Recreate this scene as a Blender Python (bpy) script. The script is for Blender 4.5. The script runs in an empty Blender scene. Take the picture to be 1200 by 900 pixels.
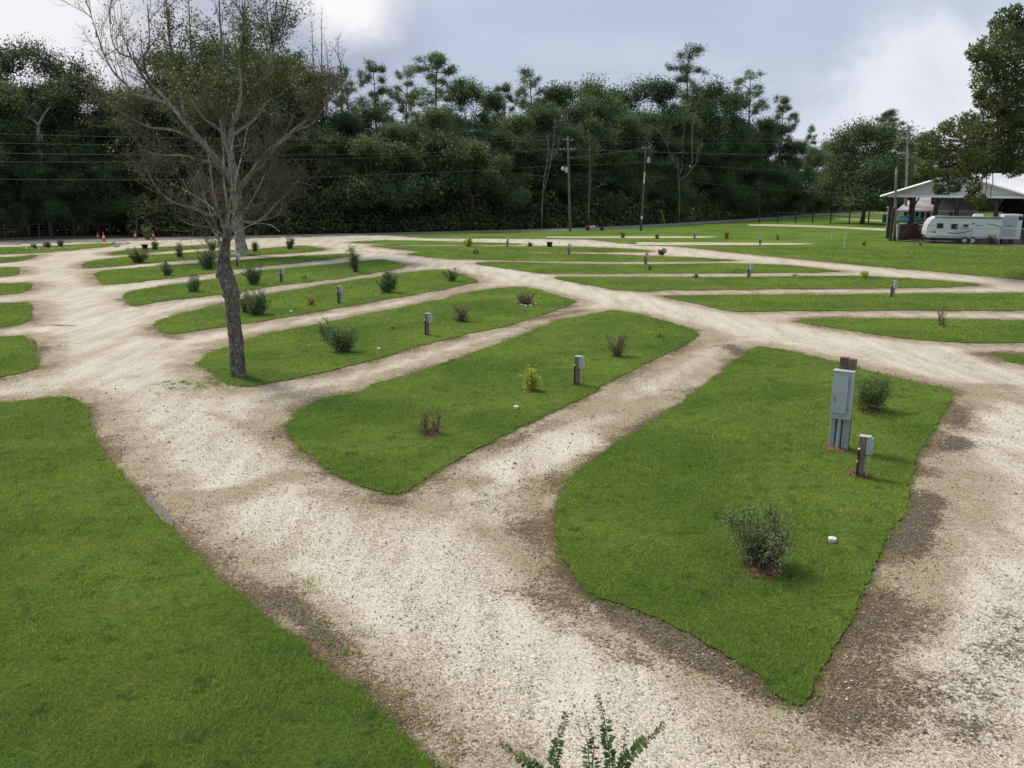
import bpy, bmesh, math, random
import numpy as np
from mathutils import Vector, Matrix, noise as mnoise

rng = np.random.default_rng(7)
random.seed(7)
S = bpy.context.scene
COL = S.collection
PI = math.pi

# ------------------------------------------------------------------ camera model
F, HOR, HC = 990.0, 214.0, 6.2          # focal length in photo pixels, horizon row, eye height
PITCH = math.atan((450 - HOR) / F)
CP, SP = math.cos(PITCH), math.sin(PITCH)

def ray(px, py):
    u = (450 - py) / F
    return np.array([(px - 600) / F, CP + u * SP, -SP + u * CP])

def gp(px, py, z=0.0):
    """ground point seen at that place of the photograph"""
    d = ray(px, py)
    t = (z - HC) / d[2]
    return np.array([d[0] * t, d[1] * t, z])

def vp(px, py, Y):
    """point at distance Y (metres north of the eye)"""
    d = ray(px, py)
    t = Y / d[1]
    return np.array([d[0] * t, Y, HC + d[2] * t])

cam = bpy.data.cameras.new("camera")
cam.sensor_width = 36.0
cam.lens = F / 1200 * 36
cam.clip_start, cam.clip_end = 0.1, 6000
co = bpy.data.objects.new("camera", cam)
COL.objects.link(co)
co.location = (0, 0, HC)
co.rotation_euler = (PI / 2 - PITCH, 0, 0)
S.camera = co
S.view_settings.view_transform = 'Standard'
S.view_settings.look = 'None'
S.view_settings.exposure = 0
S.cycles.max_bounces = 6
S.cycles.diffuse_bounces = 3
S.cycles.transmission_bounces = 4

# ------------------------------------------------------------------ node helpers
class NT:
    def __init__(s, tree):
        s.t = tree
    def n(s, typ, ins=None, **props):
        nd = s.t.nodes.new(typ)
        for k, v in props.items():
            setattr(nd, k, v)
        for k, v in (ins or {}).items():
            sock = nd.inputs[k]
            if isinstance(v, bpy.types.NodeSocket):
                s.t.links.new(v, sock)
            else:
                sock.default_value = v
        return nd
    def math(s, op, a, b=0.0, c=None, clamp=False):
        ins = {0: a, 1: b}
        if c is not None: ins[2] = c
        return s.n('ShaderNodeMath', ins, operation=op, use_clamp=clamp).outputs[0]
    def noise(s, vec, scale, detail=3, rough=0.55, out=0, dist=0.0):
        return s.n('ShaderNodeTexNoise', {'Vector': vec, 'Scale': scale, 'Detail': detail, 'Roughness': rough, 'Distortion': dist}).outputs[out]
    def step(s, v, a, b, lo=0.0, hi=1.0):
        return s.n('ShaderNodeMapRange', {0: v, 1: a, 2: b, 3: lo, 4: hi}, interpolation_type='SMOOTHSTEP').outputs[0]
    def mix(s, f, a, b, blend='MIX'):
        nd = s.n('ShaderNodeMix', None, data_type='RGBA', blend_type=blend)
        for k, v in ((0, f), (6, a), (7, b)):
            if isinstance(v, bpy.types.NodeSocket): s.t.links.new(v, nd.inputs[k])
            else: nd.inputs[k].default_value = v if k == 0 else (tuple(v) + (1,) if len(v) == 3 else v)
        return nd.outputs[2]
    def attr(s, name):
        return s.n('ShaderNodeAttribute', None, attribute_name=name).outputs['Fac']
    def pos(s):
        return s.n('ShaderNodeNewGeometry').outputs['Position']
    def island(s):
        return s.n('ShaderNodeNewGeometry').outputs['Random Per Island']
    def objrand(s):
        return s.n('ShaderNodeObjectInfo').outputs['Random']
    def ocoord(s):
        return s.n('ShaderNodeTexCoord').outputs['Object']
    def upnormal(s, k):
        """leaf and blade normals softened towards the sky"""
        g = s.n('ShaderNodeNewGeometry').outputs['Normal']
        a = s.n('ShaderNodeVectorMath', {0: g, 'Scale': 1 - k}, operation='SCALE').outputs[0]
        a = s.n('ShaderNodeVectorMath', {0: a, 1: (0, 0, k)}, operation='ADD').outputs[0]
        return s.n('ShaderNodeVectorMath', {0: a}, operation='NORMALIZE').outputs[0]
    def bump(s, h, strength, dist):
        return s.n('ShaderNodeBump', {'Height': h, 'Strength': strength, 'Distance': dist}).outputs[0]

def newmat(name):
    m = bpy.data.materials.new(name)
    m.use_nodes = True
    t = m.node_tree
    t.nodes.clear()
    out = t.nodes.new('ShaderNodeOutputMaterial')
    return m, NT(t), out

def solid(name, col, rough=0.6, metal=0.0, var=0.18, scale=6.0, spec=0.4, bump=0.0, col2=None):
    """paint, plastic, metal: a base colour with soft blotches, grime and optional bump"""
    m, t, out = newmat(name)
    oc = t.ocoord()
    n1 = t.noise(oc, scale, 5, 0.6)
    n2 = t.noise(oc, scale * 5.3, 3, 0.6)
    f = t.math('ADD', t.math('MULTIPLY', n1, 0.65), t.math('MULTIPLY', n2, 0.35))
    dark = tuple(c * (1 - var * 1.6) for c in col)
    lite = tuple(min(1, c * (1 + var)) for c in col)
    c = t.mix(t.step(f, 0.35, 0.65), dark, col2 or lite)
    p = t.n('ShaderNodeBsdfPrincipled', {'Base Color': c, 'Metallic': metal, 'Specular IOR Level': spec,
            'Roughness': t.math('ADD', t.math('MULTIPLY', n2, 0.25), rough - 0.12, clamp=True)})
    if bump:
        t.t.links.new(t.bump(n2, 0.6, bump), p.inputs['Normal'])
    t.t.links.new(p.outputs[0], out.inputs[0])
    return m

def wood(name, c1, c2, scale=3.0):
    m, t, out = newmat(name)
    oc = t.ocoord()
    mp = t.n('ShaderNodeMapping', {'Vector': oc, 'Scale': (14, 14, 1.1)}).outputs[0]
    g = t.noise(mp, scale, 6, 0.65)
    g2 = t.noise(oc, 1.7, 3)
    c = t.mix(t.step(g, 0.33, 0.67), c1, c2)
    c = t.mix(t.step(g2, 0.4, 0.75), c, tuple(x * 0.55 for x in c1))
    p = t.n('ShaderNodeBsdfPrincipled', {'Base Color': c, 'Roughness': 0.85, 'Specular IOR Level': 0.2, 'Normal': t.bump(g, 0.7, 0.01)})
    t.t.links.new(p.outputs[0], out.inputs[0])
    return m

def bark(name, c1, c2, c3, sc=9.0, moss=0.5):
    m, t, out = newmat(name)
    oc = t.ocoord()
    mp = t.n('ShaderNodeMapping', {'Vector': oc, 'Scale': (1, 1, 0.35)}).outputs[0]
    g = t.noise(mp, sc, 7, 0.7, dist=0.4)
    l = t.noise(oc, sc * 0.55, 5, 0.7)
    v = t.n('ShaderNodeTexVoronoi', {'Vector': mp, 'Scale': sc * 1.6}, feature='DISTANCE_TO_EDGE').outputs['Distance']
    c = t.mix(t.step(g, 0.35, 0.65), c1, c2)
    c = t.mix(t.math('MULTIPLY', t.step(l, 0.52, 0.62), moss), c, c3)
    c = t.mix(t.step(v, 0.0, 0.09, 0.75, 0.0), c, tuple(x * 0.35 for x in c1))
    h = t.math('ADD', g, t.math('MULTIPLY', t.step(v, 0, 0.15), 0.7))
    p = t.n('ShaderNodeBsdfPrincipled', {'Base Color': c, 'Roughness': 0.9, 'Specular IOR Level': 0.15, 'Normal': t.bump(h, 0.9, 0.03)})
    t.t.links.new(p.outputs[0], out.inputs[0])
    return m

def leafmat(name, cols, trans=0.3, objvar=0.5, rough=0.6, patch=0.25):
    """foliage: per leaf colour, clump-scale patches, per tree shift, light coming through"""
    m, t, out = newmat(name)
    r = t.island()
    n = t.noise(t.pos(), patch, 3, 0.6)
    f = t.math('ADD', t.math('MULTIPLY', r, 0.55), t.math('MULTIPLY', t.step(n, 0.3, 0.7), 0.45))
    cr = t.n('ShaderNodeValToRGB', {0: f})
    el = cr.color_ramp.elements
    el[0].position, el[0].color = 0.12, tuple(cols[0]) + (1,)
    el[1].position, el[1].color = 0.92, tuple(cols[-1]) + (1,)
    for i, c in enumerate(cols[1:-1]):
        e = el.new(0.12 + 0.8 * (i + 1) / (len(cols) - 1)); e.color = tuple(c) + (1,)
    c = cr.outputs[0]
    if objvar:
        ob = t.objrand()
        c = t.n('ShaderNodeHueSaturation', {'Hue': t.math('ADD', t.math('MULTIPLY', ob, -0.045 * objvar), 0.5 + 0.026 * objvar),
                'Value': t.math('ADD', t.math('MULTIPLY', ob, objvar), 1 - objvar * 0.5), 'Color': c}).outputs[0]
    nn = t.upnormal(0.45)
    d = t.n('ShaderNodeBsdfPrincipled', {'Base Color': c, 'Roughness': rough, 'Specular IOR Level': 0.25, 'Normal': nn})
    tr = t.n('ShaderNodeBsdfTranslucent', {'Color': t.mix(1.0, c, (1.0, 1.0, 0.5), 'MULTIPLY')})
    mx = t.n('ShaderNodeMixShader', {0: trans, 1: d.outputs[0], 2: tr.outputs[0]})
    t.t.links.new(mx.outputs[0], out.inputs[0])
    return m

# ------------------------------------------------------------------ mesh helpers
class MB:
    """collects geometry; build() links it as one mesh object"""
    def __init__(s):
        s.v, s.f, s.n, s.m = [], [], 0, []
    def add(s, v, f, mi=0):
        v = np.asarray(v, float).reshape(-1, 3)
        f = np.asarray(f, int)
        s.v.append(v); s.f.append(f + s.n); s.m.append(np.full(len(f), mi)); s.n += len(v)
    def mesh(s, name, mats, smooth=False):
        me = bpy.data.meshes.new(name)
        V = np.concatenate(s.v).astype(np.float32)
        me.vertices.add(len(V)); me.vertices.foreach_set('co', V.ravel())
        tot = np.concatenate([np.full(len(f), f.shape[1]) for f in s.f]).astype(np.int32)
        lp = np.concatenate([f.ravel() for f in s.f]).astype(np.int32)
        me.loops.add(len(lp)); me.loops.foreach_set('vertex_index', lp)
        me.polygons.add(len(tot))
        st = np.zeros(len(tot), np.int32); st[1:] = np.cumsum(tot)[:-1]
        me.polygons.foreach_set('loop_start', st)
        me.polygons.foreach_set('material_index', np.concatenate(s.m).astype(np.int32))
        me.polygons.foreach_set('use_smooth', np.full(len(tot), smooth))
        for m in (mats if isinstance(mats, (list, tuple)) else [mats]):
            me.materials.append(m)
        me.update(calc_edges=True)
        return me
    def build(s, name, mats, parent=None, loc=None, smooth=False):
        o = bpy.data.objects.new(name, s.mesh(name, mats, smooth))
        COL.objects.link(o)
        if parent is not None: o.parent = parent
        if loc is not None: o.location = loc
        return o
    # --- shapes
    def bevbox(s, c, size, bev=0.01, rz=0.0, mi=0, taper=1.0):
        bm = bmesh.new()
        bmesh.ops.create_cube(bm, size=1.0)
        for v in bm.verts:
            k = taper if v.co.z > 0 else 1.0
            v.co = Vector((v.co.x * size[0] * k, v.co.y * size[1] * k, v.co.z * size[2]))
        if bev > 0:
            bmesh.ops.bevel(bm, geom=bm.edges[:], offset=bev, segments=2, affect='EDGES', profile=0.5)
        s.bm(bm, c, rz, mi)
    def bm(s, bm, c=(0, 0, 0), rz=0.0, mi=0):
        bmesh.ops.triangulate(bm, faces=[f for f in bm.faces if len(f.verts) > 4])
        bm.verts.index_update()
        v = np.array([x.co[:] for x in bm.verts])
        ca, sa = math.cos(rz), math.sin(rz)
        v = v @ np.array([[ca, sa, 0], [-sa, ca, 0], [0, 0, 1]]) + np.array(c)
        q = [[x.index for x in f.verts] for f in bm.faces]
        base = s.n
        first = True
        for k in (3, 4):
            ff = [x for x in q if len(x) == k]
            if ff:
                s.f.append(np.array(ff) + base); s.m.append(np.full(len(ff), mi))
        s.v.append(v); s.n += len(v)
        bm.free()
    def tube(s, pts, rad, sides=6, cap=True, mi=0, wob=0.0):
        P = np.asarray(pts, float); n = len(P)
        R = np.broadcast_to(np.asarray(rad, float), (n,))
        T = np.gradient(P, axis=0); T /= np.linalg.norm(T, axis=1, keepdims=True) + 1e-9
        up = np.array([0, 0, 1.0]) if abs(T[0][2]) < 0.9 else np.array([1.0, 0, 0])
        A = np.cross(T, up); A /= np.linalg.norm(A, axis=1, keepdims=True) + 1e-9
        B = np.cross(T, A)
        an = np.arange(sides) * 2 * PI / sides
        rr = R[:, None] * np.ones(sides)[None]
        if wob: rr = rr * (1 + wob * rng.standard_normal((n, sides)))
        V = P[:, None, :] + rr[..., None] * (np.cos(an)[None, :, None] * A[:, None, :] + np.sin(an)[None, :, None] * B[:, None, :])
        i = np.arange(n - 1)[:, None] * sides; j = np.arange(sides)[None]; j2 = (j + 1) % sides
        Fq = np.stack([i + j, i + sides + j, i + sides + j2, i + j2], -1).reshape(-1, 4)
        b = s.n
        s.add(V.reshape(-1, 3), Fq, mi)
        if cap:
            for k, ring in ((0, np.arange(sides)), (n - 1, (n - 1) * sides + np.arange(sides)[::-1])):
                ctr = s.n
                s.v.append(P[k][None]); s.n += 1
                s.f.append(np.stack([np.full(sides, ctr), b + ring, b + np.roll(ring, -1)], -1)); s.m.append(np.full(sides, mi))
    def lathe(s, c, prof, sides=16, mi=0):
        prof = [(max(r, 1e-4), z) for r, z in prof]
        an = np.arange(sides) * 2 * PI / sides
        V = np.array([[(r * math.cos(a) + c[0], r * math.sin(a) + c[1], z + c[2]) for a in an] for r, z in prof])
        n = len(prof)
        i = np.arange(n - 1)[:, None] * sides; j = np.arange(sides)[None]; j2 = (j + 1) % sides
        s.add(V.reshape(-1, 3), np.stack([i + j, i + j2, i + sides + j2, i + sides + j], -1).reshape(-1, 4), mi)
    def leaves(s, C, D, Nn, L, W, mi=0, bend=0.0):
        """diamond leaves: base points C, long directions D, rough normals Nn"""
        D = D / (np.linalg.norm(D, axis=1, keepdims=True) + 1e-9)
        X = np.cross(D, Nn); X /= np.linalg.norm(X, axis=1, keepdims=True) + 1e-9
        Z = np.cross(X, D)
        L = np.broadcast_to(L, (len(C),))[:, None]; W = np.broadcast_to(W, (len(C),))[:, None]
        mid = C + D * L * 0.45 + Z * bend * L
        V = np.stack([C, mid + X * W * 0.5, C + D * L, mid - X * W * 0.5], 1)
        k = np.arange(len(C))[:, None] * 4
        s.add(V.reshape(-1, 3), k + np.arange(4)[None], mi)
    def prism(s, outline, y0, y1, mi=0):
        """x-z outline extruded along y"""
        bm = bmesh.new()
        vs = [bm.verts.new((x, y0, z)) for x, z in outline]
        f = bm.faces.new(vs)
        r = bmesh.ops.extrude_face_region(bm, geom=[f])
        for g in r['geom']:
            if isinstance(g, bmesh.types.BMVert): g.co.y = y1
        bmesh.ops.recalc_face_normals(bm, faces=bm.faces[:])
        bmesh.ops.triangulate(bm, faces=bm.faces[:])
        s.bm(bm, mi=mi)

def rvec(n):
    v = rng.standard_normal((n, 3))
    return v / np.linalg.norm(v, axis=1, keepdims=True)

def tag(o, label=None, cat=None, group=None, kind=None):
    if label: o['label'] = label
    if cat: o['category'] = cat
    if group: o['group'] = group
    if kind: o['kind'] = kind
    return o

def thing(name, label, cat, loc=(0, 0, 0), rz=0.0, group=None):
    o = bpy.data.objects.new(name, None)
    o.empty_display_size = 0.2
    COL.objects.link(o)
    o.location = loc; o.rotation_euler = (0, 0, rz)
    return tag(o, label, cat, group)

def dup(root, loc, rz=0.0, scale=(1, 1, 1), label=None, group=None):
    r = root.copy(); COL.objects.link(r)
    r.location = loc; r.rotation_euler = (0, 0, rz); r.scale = scale
    if label: r['label'] = label
    if group: r['group'] = group
    for ch in list(root.children):
        c = ch.copy(); COL.objects.link(c); c.parent = r
        for g in list(ch.children):
            d = g.copy(); COL.objects.link(d); d.parent = c
    return r

def catmull(P, closed=True, sub=6):
    P = np.asarray(P, float); n = len(P); out = []
    for i in range(n if closed else n - 1):
        if closed: a, b, c, d = P[(i - 1) % n], P[i], P[(i + 1) % n], P[(i + 2) % n]
        else: a, b, c, d = P[max(i - 1, 0)], P[i], P[i + 1], P[min(i + 2, n - 1)]
        for k in range(sub):
            t = k / sub
            out.append(0.5 * (2 * b + (c - a) * t + (2 * a - 5 * b + 4 * c - d) * t * t + (3 * b - a - 3 * c + d) * t ** 3))
    if not closed: out.append(P[-1])
    return np.array(out)

def resample(P, step, closed=True):
    Q = np.vstack([P, P[:1]]) if closed else P
    out = []
    for a, b in zip(Q[:-1], Q[1:]):
        L = np.linalg.norm(b - a); st = step(a) if callable(step) else step
        k = max(1, int(math.ceil(L / st)))
        for i in range(k): out.append(a + (b - a) * i / k)
    if not closed: out.append(Q[-1])
    return np.array(out)

def inpoly(X, Y, P):
    r = np.zeros(len(X), bool)
    x1, y1 = P[:, 0], P[:, 1]; x2, y2 = np.roll(x1, -1), np.roll(y1, -1)
    for a, b, c, d in zip(x1, y1, x2, y2):
        if b == d: continue
        m = (b > Y) != (d > Y)
        r ^= m & (X < (c - a) * (Y - b) / (d - b) + a)
    return r

def segdist(PT, P, closed=True):
    A = P; B = np.roll(P, -1, 0)
    if not closed: A, B = A[:-1], B[:-1]
    best = np.full(len(PT), 1e9)
    for a, b in zip(A, B):
        ab = b - a; L = ab @ ab + 1e-12
        t = np.clip(((PT - a) @ ab) / L, 0, 1)
        best = np.minimum(best, np.sum((PT - a - t[:, None] * ab) ** 2, 1))
    return np.sqrt(best)

def fnoise(P, sc, seed=0.0):
    return np.array([mnoise.noise(Vector((p[0] * sc + seed, p[1] * sc - seed, seed))) for p in P])
# ------------------------------------------------------------------ world and sun
SUN_EL, SUN_AZ = math.radians(52), math.radians(-48)      # azimuth from north, towards the west
sd = np.array([math.sin(SUN_AZ) * math.cos(SUN_EL), math.cos(SUN_AZ) * math.cos(SUN_EL), math.sin(SUN_EL)])
W = bpy.data.worlds.new("World"); S.world = W; W.use_nodes = True
W.node_tree.nodes.clear()
t = NT(W.node_tree)
out = t.n('ShaderNodeOutputWorld')
d = t.n('ShaderNodeTexCoord').outputs['Generated']
sky = t.n('ShaderNodeTexSky', None, sky_type='NISHITA', sun_disc=False, sun_elevation=SUN_EL, sun_rotation=SUN_AZ,
          air_density=1.0, dust_density=2.0, ozone_density=1.0).outputs[0]
skyc = t.mix(1.0, sky, (0.085, 0.085, 0.085), 'MULTIPLY')
sep = t.n('ShaderNodeSeparateXYZ', {0: d})
z = t.math('ADD', t.math('MAXIMUM', sep.outputs[2], 0.0), 0.22)
comb = t.n('ShaderNodeCombineXYZ', {0: t.math('DIVIDE', sep.outputs[0], z), 1: t.math('DIVIDE', sep.outputs[1], z), 2: 0.3}).outputs[0]
n1 = t.noise(comb, 0.9, 6, 0.55, dist=0.6)
n2 = t.noise(d, 7.0, 7, 0.62, dist=0.3)
n3 = t.noise(d, 3.0, 4, 0.5)
def blob(px, py, r0, r1, warp):
    q = ray(px, py); q = q / np.linalg.norm(q)
    dist = t.n('ShaderNodeVectorMath', {0: d, 1: tuple(q)}, operation='DISTANCE').outputs['Value']
    dist = t.math('ADD', dist, t.math('MULTIPLY', t.math('SUBTRACT', n2, 0.5), warp))
    return t.step(dist, r0, r1, 1.0, 0.0)
c = t.mix(t.step(n1, 0.3, 0.72), (0.505, 0.582, 0.725), (0.665, 0.73, 0.865))
c = t.mix(0.12, c, skyc)
# grey violet cloud bank low on the left, slate patch beside the bright gap
c = t.mix(t.math('MULTIPLY', blob(60, 110, 0.10, 0.42, 0.25), 0.75), c, (0.50, 0.50, 0.60))
c = t.mix(t.math('MULTIPLY', blob(395, 65, 0.02, 0.13, 0.14), 0.8), c, (0.40, 0.44, 0.57))
# white cumulus on the right, bright cloud tops upper left
c = t.mix(t.math('MULTIPLY', t.math('MULTIPLY', blob(1085, 130, 0.07, 0.118, 0.17), t.step(n2, .3, .62, .55, 1.0)), 0.85), c, (0.88, 0.89, 0.94))
c = t.mix(t.math('MULTIPLY', blob(980, 165, 0.02, 0.10, 0.2), 0.45), c, (0.80, 0.82, 0.90))
c = t.mix(t.math('MULTIPLY', blob(400, -15, 0.02, 0.085, 0.12), 0.95), c, (1.0, 1.0, 1.0))
c = t.mix(t.math('MULTIPLY', blob(40, 10, 0.03, 0.15, 0.2), 0.9), c, (0.93, 0.93, 0.95))
c = t.mix(t.math('MULTIPLY', blob(80, 105, 0.0, 0.06, 0.12), 0.8), c, (0.88, 0.88, 0.92))
# brighter veil round the hidden sun
q = t.n('ShaderNodeVectorMath', {0: d, 1: tuple(sd)}, operation='DOT_PRODUCT').outputs['Value']
c = t.mix(t.step(q, 0.80, 1.0), c, (1.5, 1.42, 1.28))
bg = t.n('ShaderNodeBackground', {0: c, 1: 1.0})
t.t.links.new(bg.outputs[0], out.inputs[0])

sl = bpy.data.lights.new("sun", 'SUN'); sl.energy = 3.35; sl.angle = math.radians(12); sl.color = (1.0, 0.90, 0.74)
so = bpy.data.objects.new("sun", sl); COL.objects.link(so)
so.rotation_euler = Vector(-sd).to_track_quat('-Z', 'Y').to_euler()
so.location = (0, 0, 60)

# ------------------------------------------------------------------ lawns: outlines traced on the ground
LAWN_PX = {
 'A': [(-420,478),(-150,476),(0,473),(60,466),(86,468),(102,482),(108,505),(122,532),(145,560),(172,592),(200,620),(235,655),(262,685),(300,715),(345,750),(385,785),(420,810),(455,845),(485,875),(512,905),(560,960),(300,1000),(-420,1000)],
 'B': [(888,408),(900,408),(950,417),(1000,430),(1050,443),(1095,453),(1114,459),(1107,480),(1087,517),(1067,557),(1057,600),(1033,640),(1013,690),(997,727),(977,763),(960,797),(946,821),(932,824),(917,814),(880,785),(850,765),(820,747),(790,733),(760,722),(725,709),(689,693),(664,662),(654,635),(652,610),(656,583),(672,558),(711,528),(748,506),(792,477),(840,440),(870,418)],
 'C': [(338,505),(341,492),(357,479),(383,467),(420,459),(440,450),(500,434),(550,415),(600,398),(650,378),(690,369),(717,365),(740,367),(765,373),(800,383),(817,391),(812,398),(790,410),(750,429),(717,446),(685,465),(640,487),(580,515),(540,536),(510,553),(485,571),(470,579),(452,579),(430,573),(400,561),(370,541),(347,523)],
 'D': [(236,426),(241,418),(252,412),(267,407),(312,392),(365,382),(400,375),(462,362),(500,355),(550,343),(585,338),(615,337),(645,344),(674,353),(670,356),(650,364),(600,380),(550,391),(487,407),(425,425),(370,438),(312,450),(292,453),(272,450),(250,437)],
 'E': [(182,381),(188,376),(200,372),(237,362),(262,356),(310,346),(375,335),(425,327),(470,321),(500,317),(522,317),(545,323),(560,329),(548,333),(500,343),(487,345),(425,356),(350,369),(285,380),(240,386),(206,391),(190,389)],
 'F': [(144,348),(148,344),(162,340),(200,334),(260,326),(310,317),(400,309),(437,305),(452,305),(466,308),(476,311),(465,315),(400,326),(332,334),(260,345),(200,352),(162,358),(152,357)],
 'G': [(111,322),(115,319),(125,317),(185,312),(235,309),(275,306),(325,302),(400,298),(411,299),(400,302),(375,305),(307,312),(262,317),(250,320),(175,329),(127,334),(119,332)],
 'H': [(97,311),(105,307),(140,302),(180,299),(225,296),(300,292),(350,288),(370,290),(382,293),(350,296),(287,300),(230,304),(190,307),(150,311),(104,314)],
 'I': [(128,297),(150,293),(185,290),(240,287),(268,285.5),(262,288),(240,291),(190,294.5),(140,299)],
 'L1': [(-160,396),(0,395),(27,395),(35,405),(43,420),(46,427),(37,434),(0,442),(-160,470)],
 'L2': [(-160,360),(0,356),(32,355),(37,362),(35,372),(27,378),(0,384),(-160,398)],
 'L3': [(-160,336),(0,333),(30,332),(37,335),(30,341),(0,346),(-160,355)],
 'L4': [(-160,316),(0,314),(19,314),(23,316.5),(20,321),(0,324),(-160,332)],
 'L5': [(-160,304),(0,302),(40,299),(37,302),(0,308),(-160,314)],
 'L6': [(-160,291.5),(0,290),(130,285),(126,288.5),(62,295),(0,298),(-160,301)],
 'R1': [(1163,414),(1200,416),(1420,424),(1420,450),(1200,426.5),(1176,420)],
 'R2': [(939,378),(945,375),(990,373.5),(1087,374),(1200,376),(1420,380),(1420,398),(1200,401.5),(1144,402),(1087,399),(1012,390),(975,384)],
 'R3': [(780,348),(790,346.5),(862,346),(1012,345),(1125,344),(1200,344),(1420,344),(1420,362),(1200,364),(1012,364),(937,364.5),(862,365),(825,358)],
 'R4': [(648,325.5),(690,325),(750,325),(862,325),(990,324),(1050,326),(1125,331),(1147,334.5),(1087,337),(937,338.5),(787,340),(775,341),(737,341),(700,336)],
 'R5': [(557,309),(600,307.5),(650,309),(750,310),(862,309),(919,311),(960,315),(982,318),(937,319.5),(750,320.5),(645,320.5),(600,315.5)],
 'R6': [(477,298),(490,296.5),(515,296.5),(650,297),(750,299.5),(806,302),(844,304),(858,305.5),(800,306.5),(700,306.5),(557,304.5),(510,302)],
 'R7': [(440,288.5),(452,287.5),(550,288.5),(650,288.5),(700,290),(740,292),(761,295),(700,295.5),(600,295.5),(500,295),(465,292)],
 'R8': [(412,284),(450,281.8),(520,283),(590,285),(608,286),(595,287),(500,287),(440,286)],
 'R9': [(455,275.5),(500,274),(560,272.6),(625,271.2),(700,269.6),(800,264),(850,261),(905,257),(960,252.5),(1100,251),(1500,249),(1700,262),(1700,372),(1500,352),(1200,328),(1125,321),(1012,311),(900,300),(825,292),(787,288),(730,285),(690,280.5),(600,279.5),(500,279)],
}
SHARP = {'R9'}
lawns = {}
for k, px in LAWN_PX.items():
    P = np.array([gp(x, y)[:2] for x, y in px])
    P = catmull(P, True, 5) if k not in SHARP else P
    # dense ragged edge
    P = resample(P, lambda a: max(0.09, 0.009 * np.hypot(*a)))
    T = np.roll(P, -1, 0) - np.roll(P, 1, 0); T /= np.linalg.norm(T, axis=1, keepdims=True) + 1e-9
    N = np.stack([T[:, 1], -T[:, 0]], 1)
    D = np.hypot(P[:, 0], P[:, 1])
    j = 0.16 * fnoise(P, .55, 3.1) * (0.4 + fnoise(P, .21, 5.1)) + 0.07 * fnoise(P, 1.9, 6.1) + 0.045 * fnoise(P, 6.3, 9.7) + 0.05 * fnoise(P, 12.3, 2.7)
    lawns[k] = P + N * (j * np.where(D < 60, 1, 1.5))[:, None]

def lawn_colour(t, p):
    big = t.noise(p, 0.20, 5, 0.65)
    med = t.noise(p, 0.9, 5, 0.65)
    c = t.mix(t.step(big, 0.32, 0.68), (0.110, 0.212, 0.036), (0.208, 0.308, 0.058))
    c = t.mix(t.step(med, 0.52, 0.8, 0, 0.6), c, (0.27, 0.32, 0.075))
    c = t.mix(t.step(t.noise(p, 2.2, 4, 0.7), 0.52, 0.72, 0, 0.75), c, (0.052, 0.120, 0.023))
    return c
m, t, out = newmat("lawn_turf")
p = t.pos()
c = lawn_colour(t, p)
fine = t.noise(p, 16, 5, 0.75)
c = t.mix(t.step(fine, 0.3, 0.7), t.mix(0.55, c, (0.0, 0.0, 0.0)), c)
bs = t.n('ShaderNodeBsdfPrincipled', {'Base Color': c, 'Roughness': 0.95, 'Specular IOR Level': 0.05,
         'Normal': t.bump(t.math('ADD', t.noise(p, 9, 6, 0.8), t.math('MULTIPLY', t.noise(p, 1.2, 3), 2.0)), 1.0, 0.12)})
t.t.links.new(bs.outputs[0], out.inputs[0])
M_LAWN = m
M_SOIL = solid("edge_soil", (0.085, 0.058, 0.036), 0.95, var=0.4, scale=4)

m, t, out = newmat("grass_blades")
p = t.pos()
c = lawn_colour(t, p)
r = t.island()
c = t.n('ShaderNodeHueSaturation', {'Color': c, 'Value': t.math('ADD', t.math('MULTIPLY', r, 0.95), 0.85), 'Hue': t.math('ADD', t.math('MULTIPLY', r, -0.03), 0.512)}).outputs[0]
c = t.mix(t.step(r, 0.955, 0.97), c, (0.24, 0.22, 0.09))
dd = t.n('ShaderNodeBsdfPrincipled', {'Base Color': c, 'Roughness': 0.6, 'Specular IOR Level': 0.2, 'Normal': t.upnormal(0.72)})
tr = t.n('ShaderNodeBsdfTranslucent', {'Color': t.mix(1.0, c, (1.2, 1.15, 0.5), 'MULTIPLY')})
mx = t.n('ShaderNodeMixShader', {0: 0.35, 1: dd.outputs[0], 2: tr.outputs[0]})
t.t.links.new(mx.outputs[0], out.inputs[0])
M_BLADE = m

def flat_sheet(name, P, z, mat, skirt=None, skirt_mat=None, kind='structure'):
    bm = bmesh.new()
    vs = [bm.verts.new((x, y, z)) for x, y in P]
    es = [bm.edges.new((vs[i], vs[(i + 1) % len(vs)])) for i in range(len(vs))]
    bmesh.ops.triangle_fill(bm, use_beauty=True, use_dissolve=False, edges=es)
    for f in bm.faces:
        if f.normal.z < 0: f.normal_flip()
    if skirt is not None:
        C = P.mean(0)
        lo = [bm.verts.new((x, y, skirt)) for x, y in P]
        for i in range(len(vs)):
            k = (i + 1) % len(vs)
            try:
                f = bm.faces.new((vs[i], lo[i], lo[k], vs[k])); f.material_index = 1
            except ValueError: pass
    me = bpy.data.meshes.new(name); bm.to_mesh(me); bm.free()
    me.materials.append(mat)
    if skirt_mat: me.materials.append(skirt_mat)
    o = bpy.data.objects.new(name, me); COL.objects.link(o)
    return tag(o, kind=kind)

for k, P in lawns.items():
    flat_sheet('lawn', P, 0.022, M_LAWN, -0.03, M_SOIL)

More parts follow.
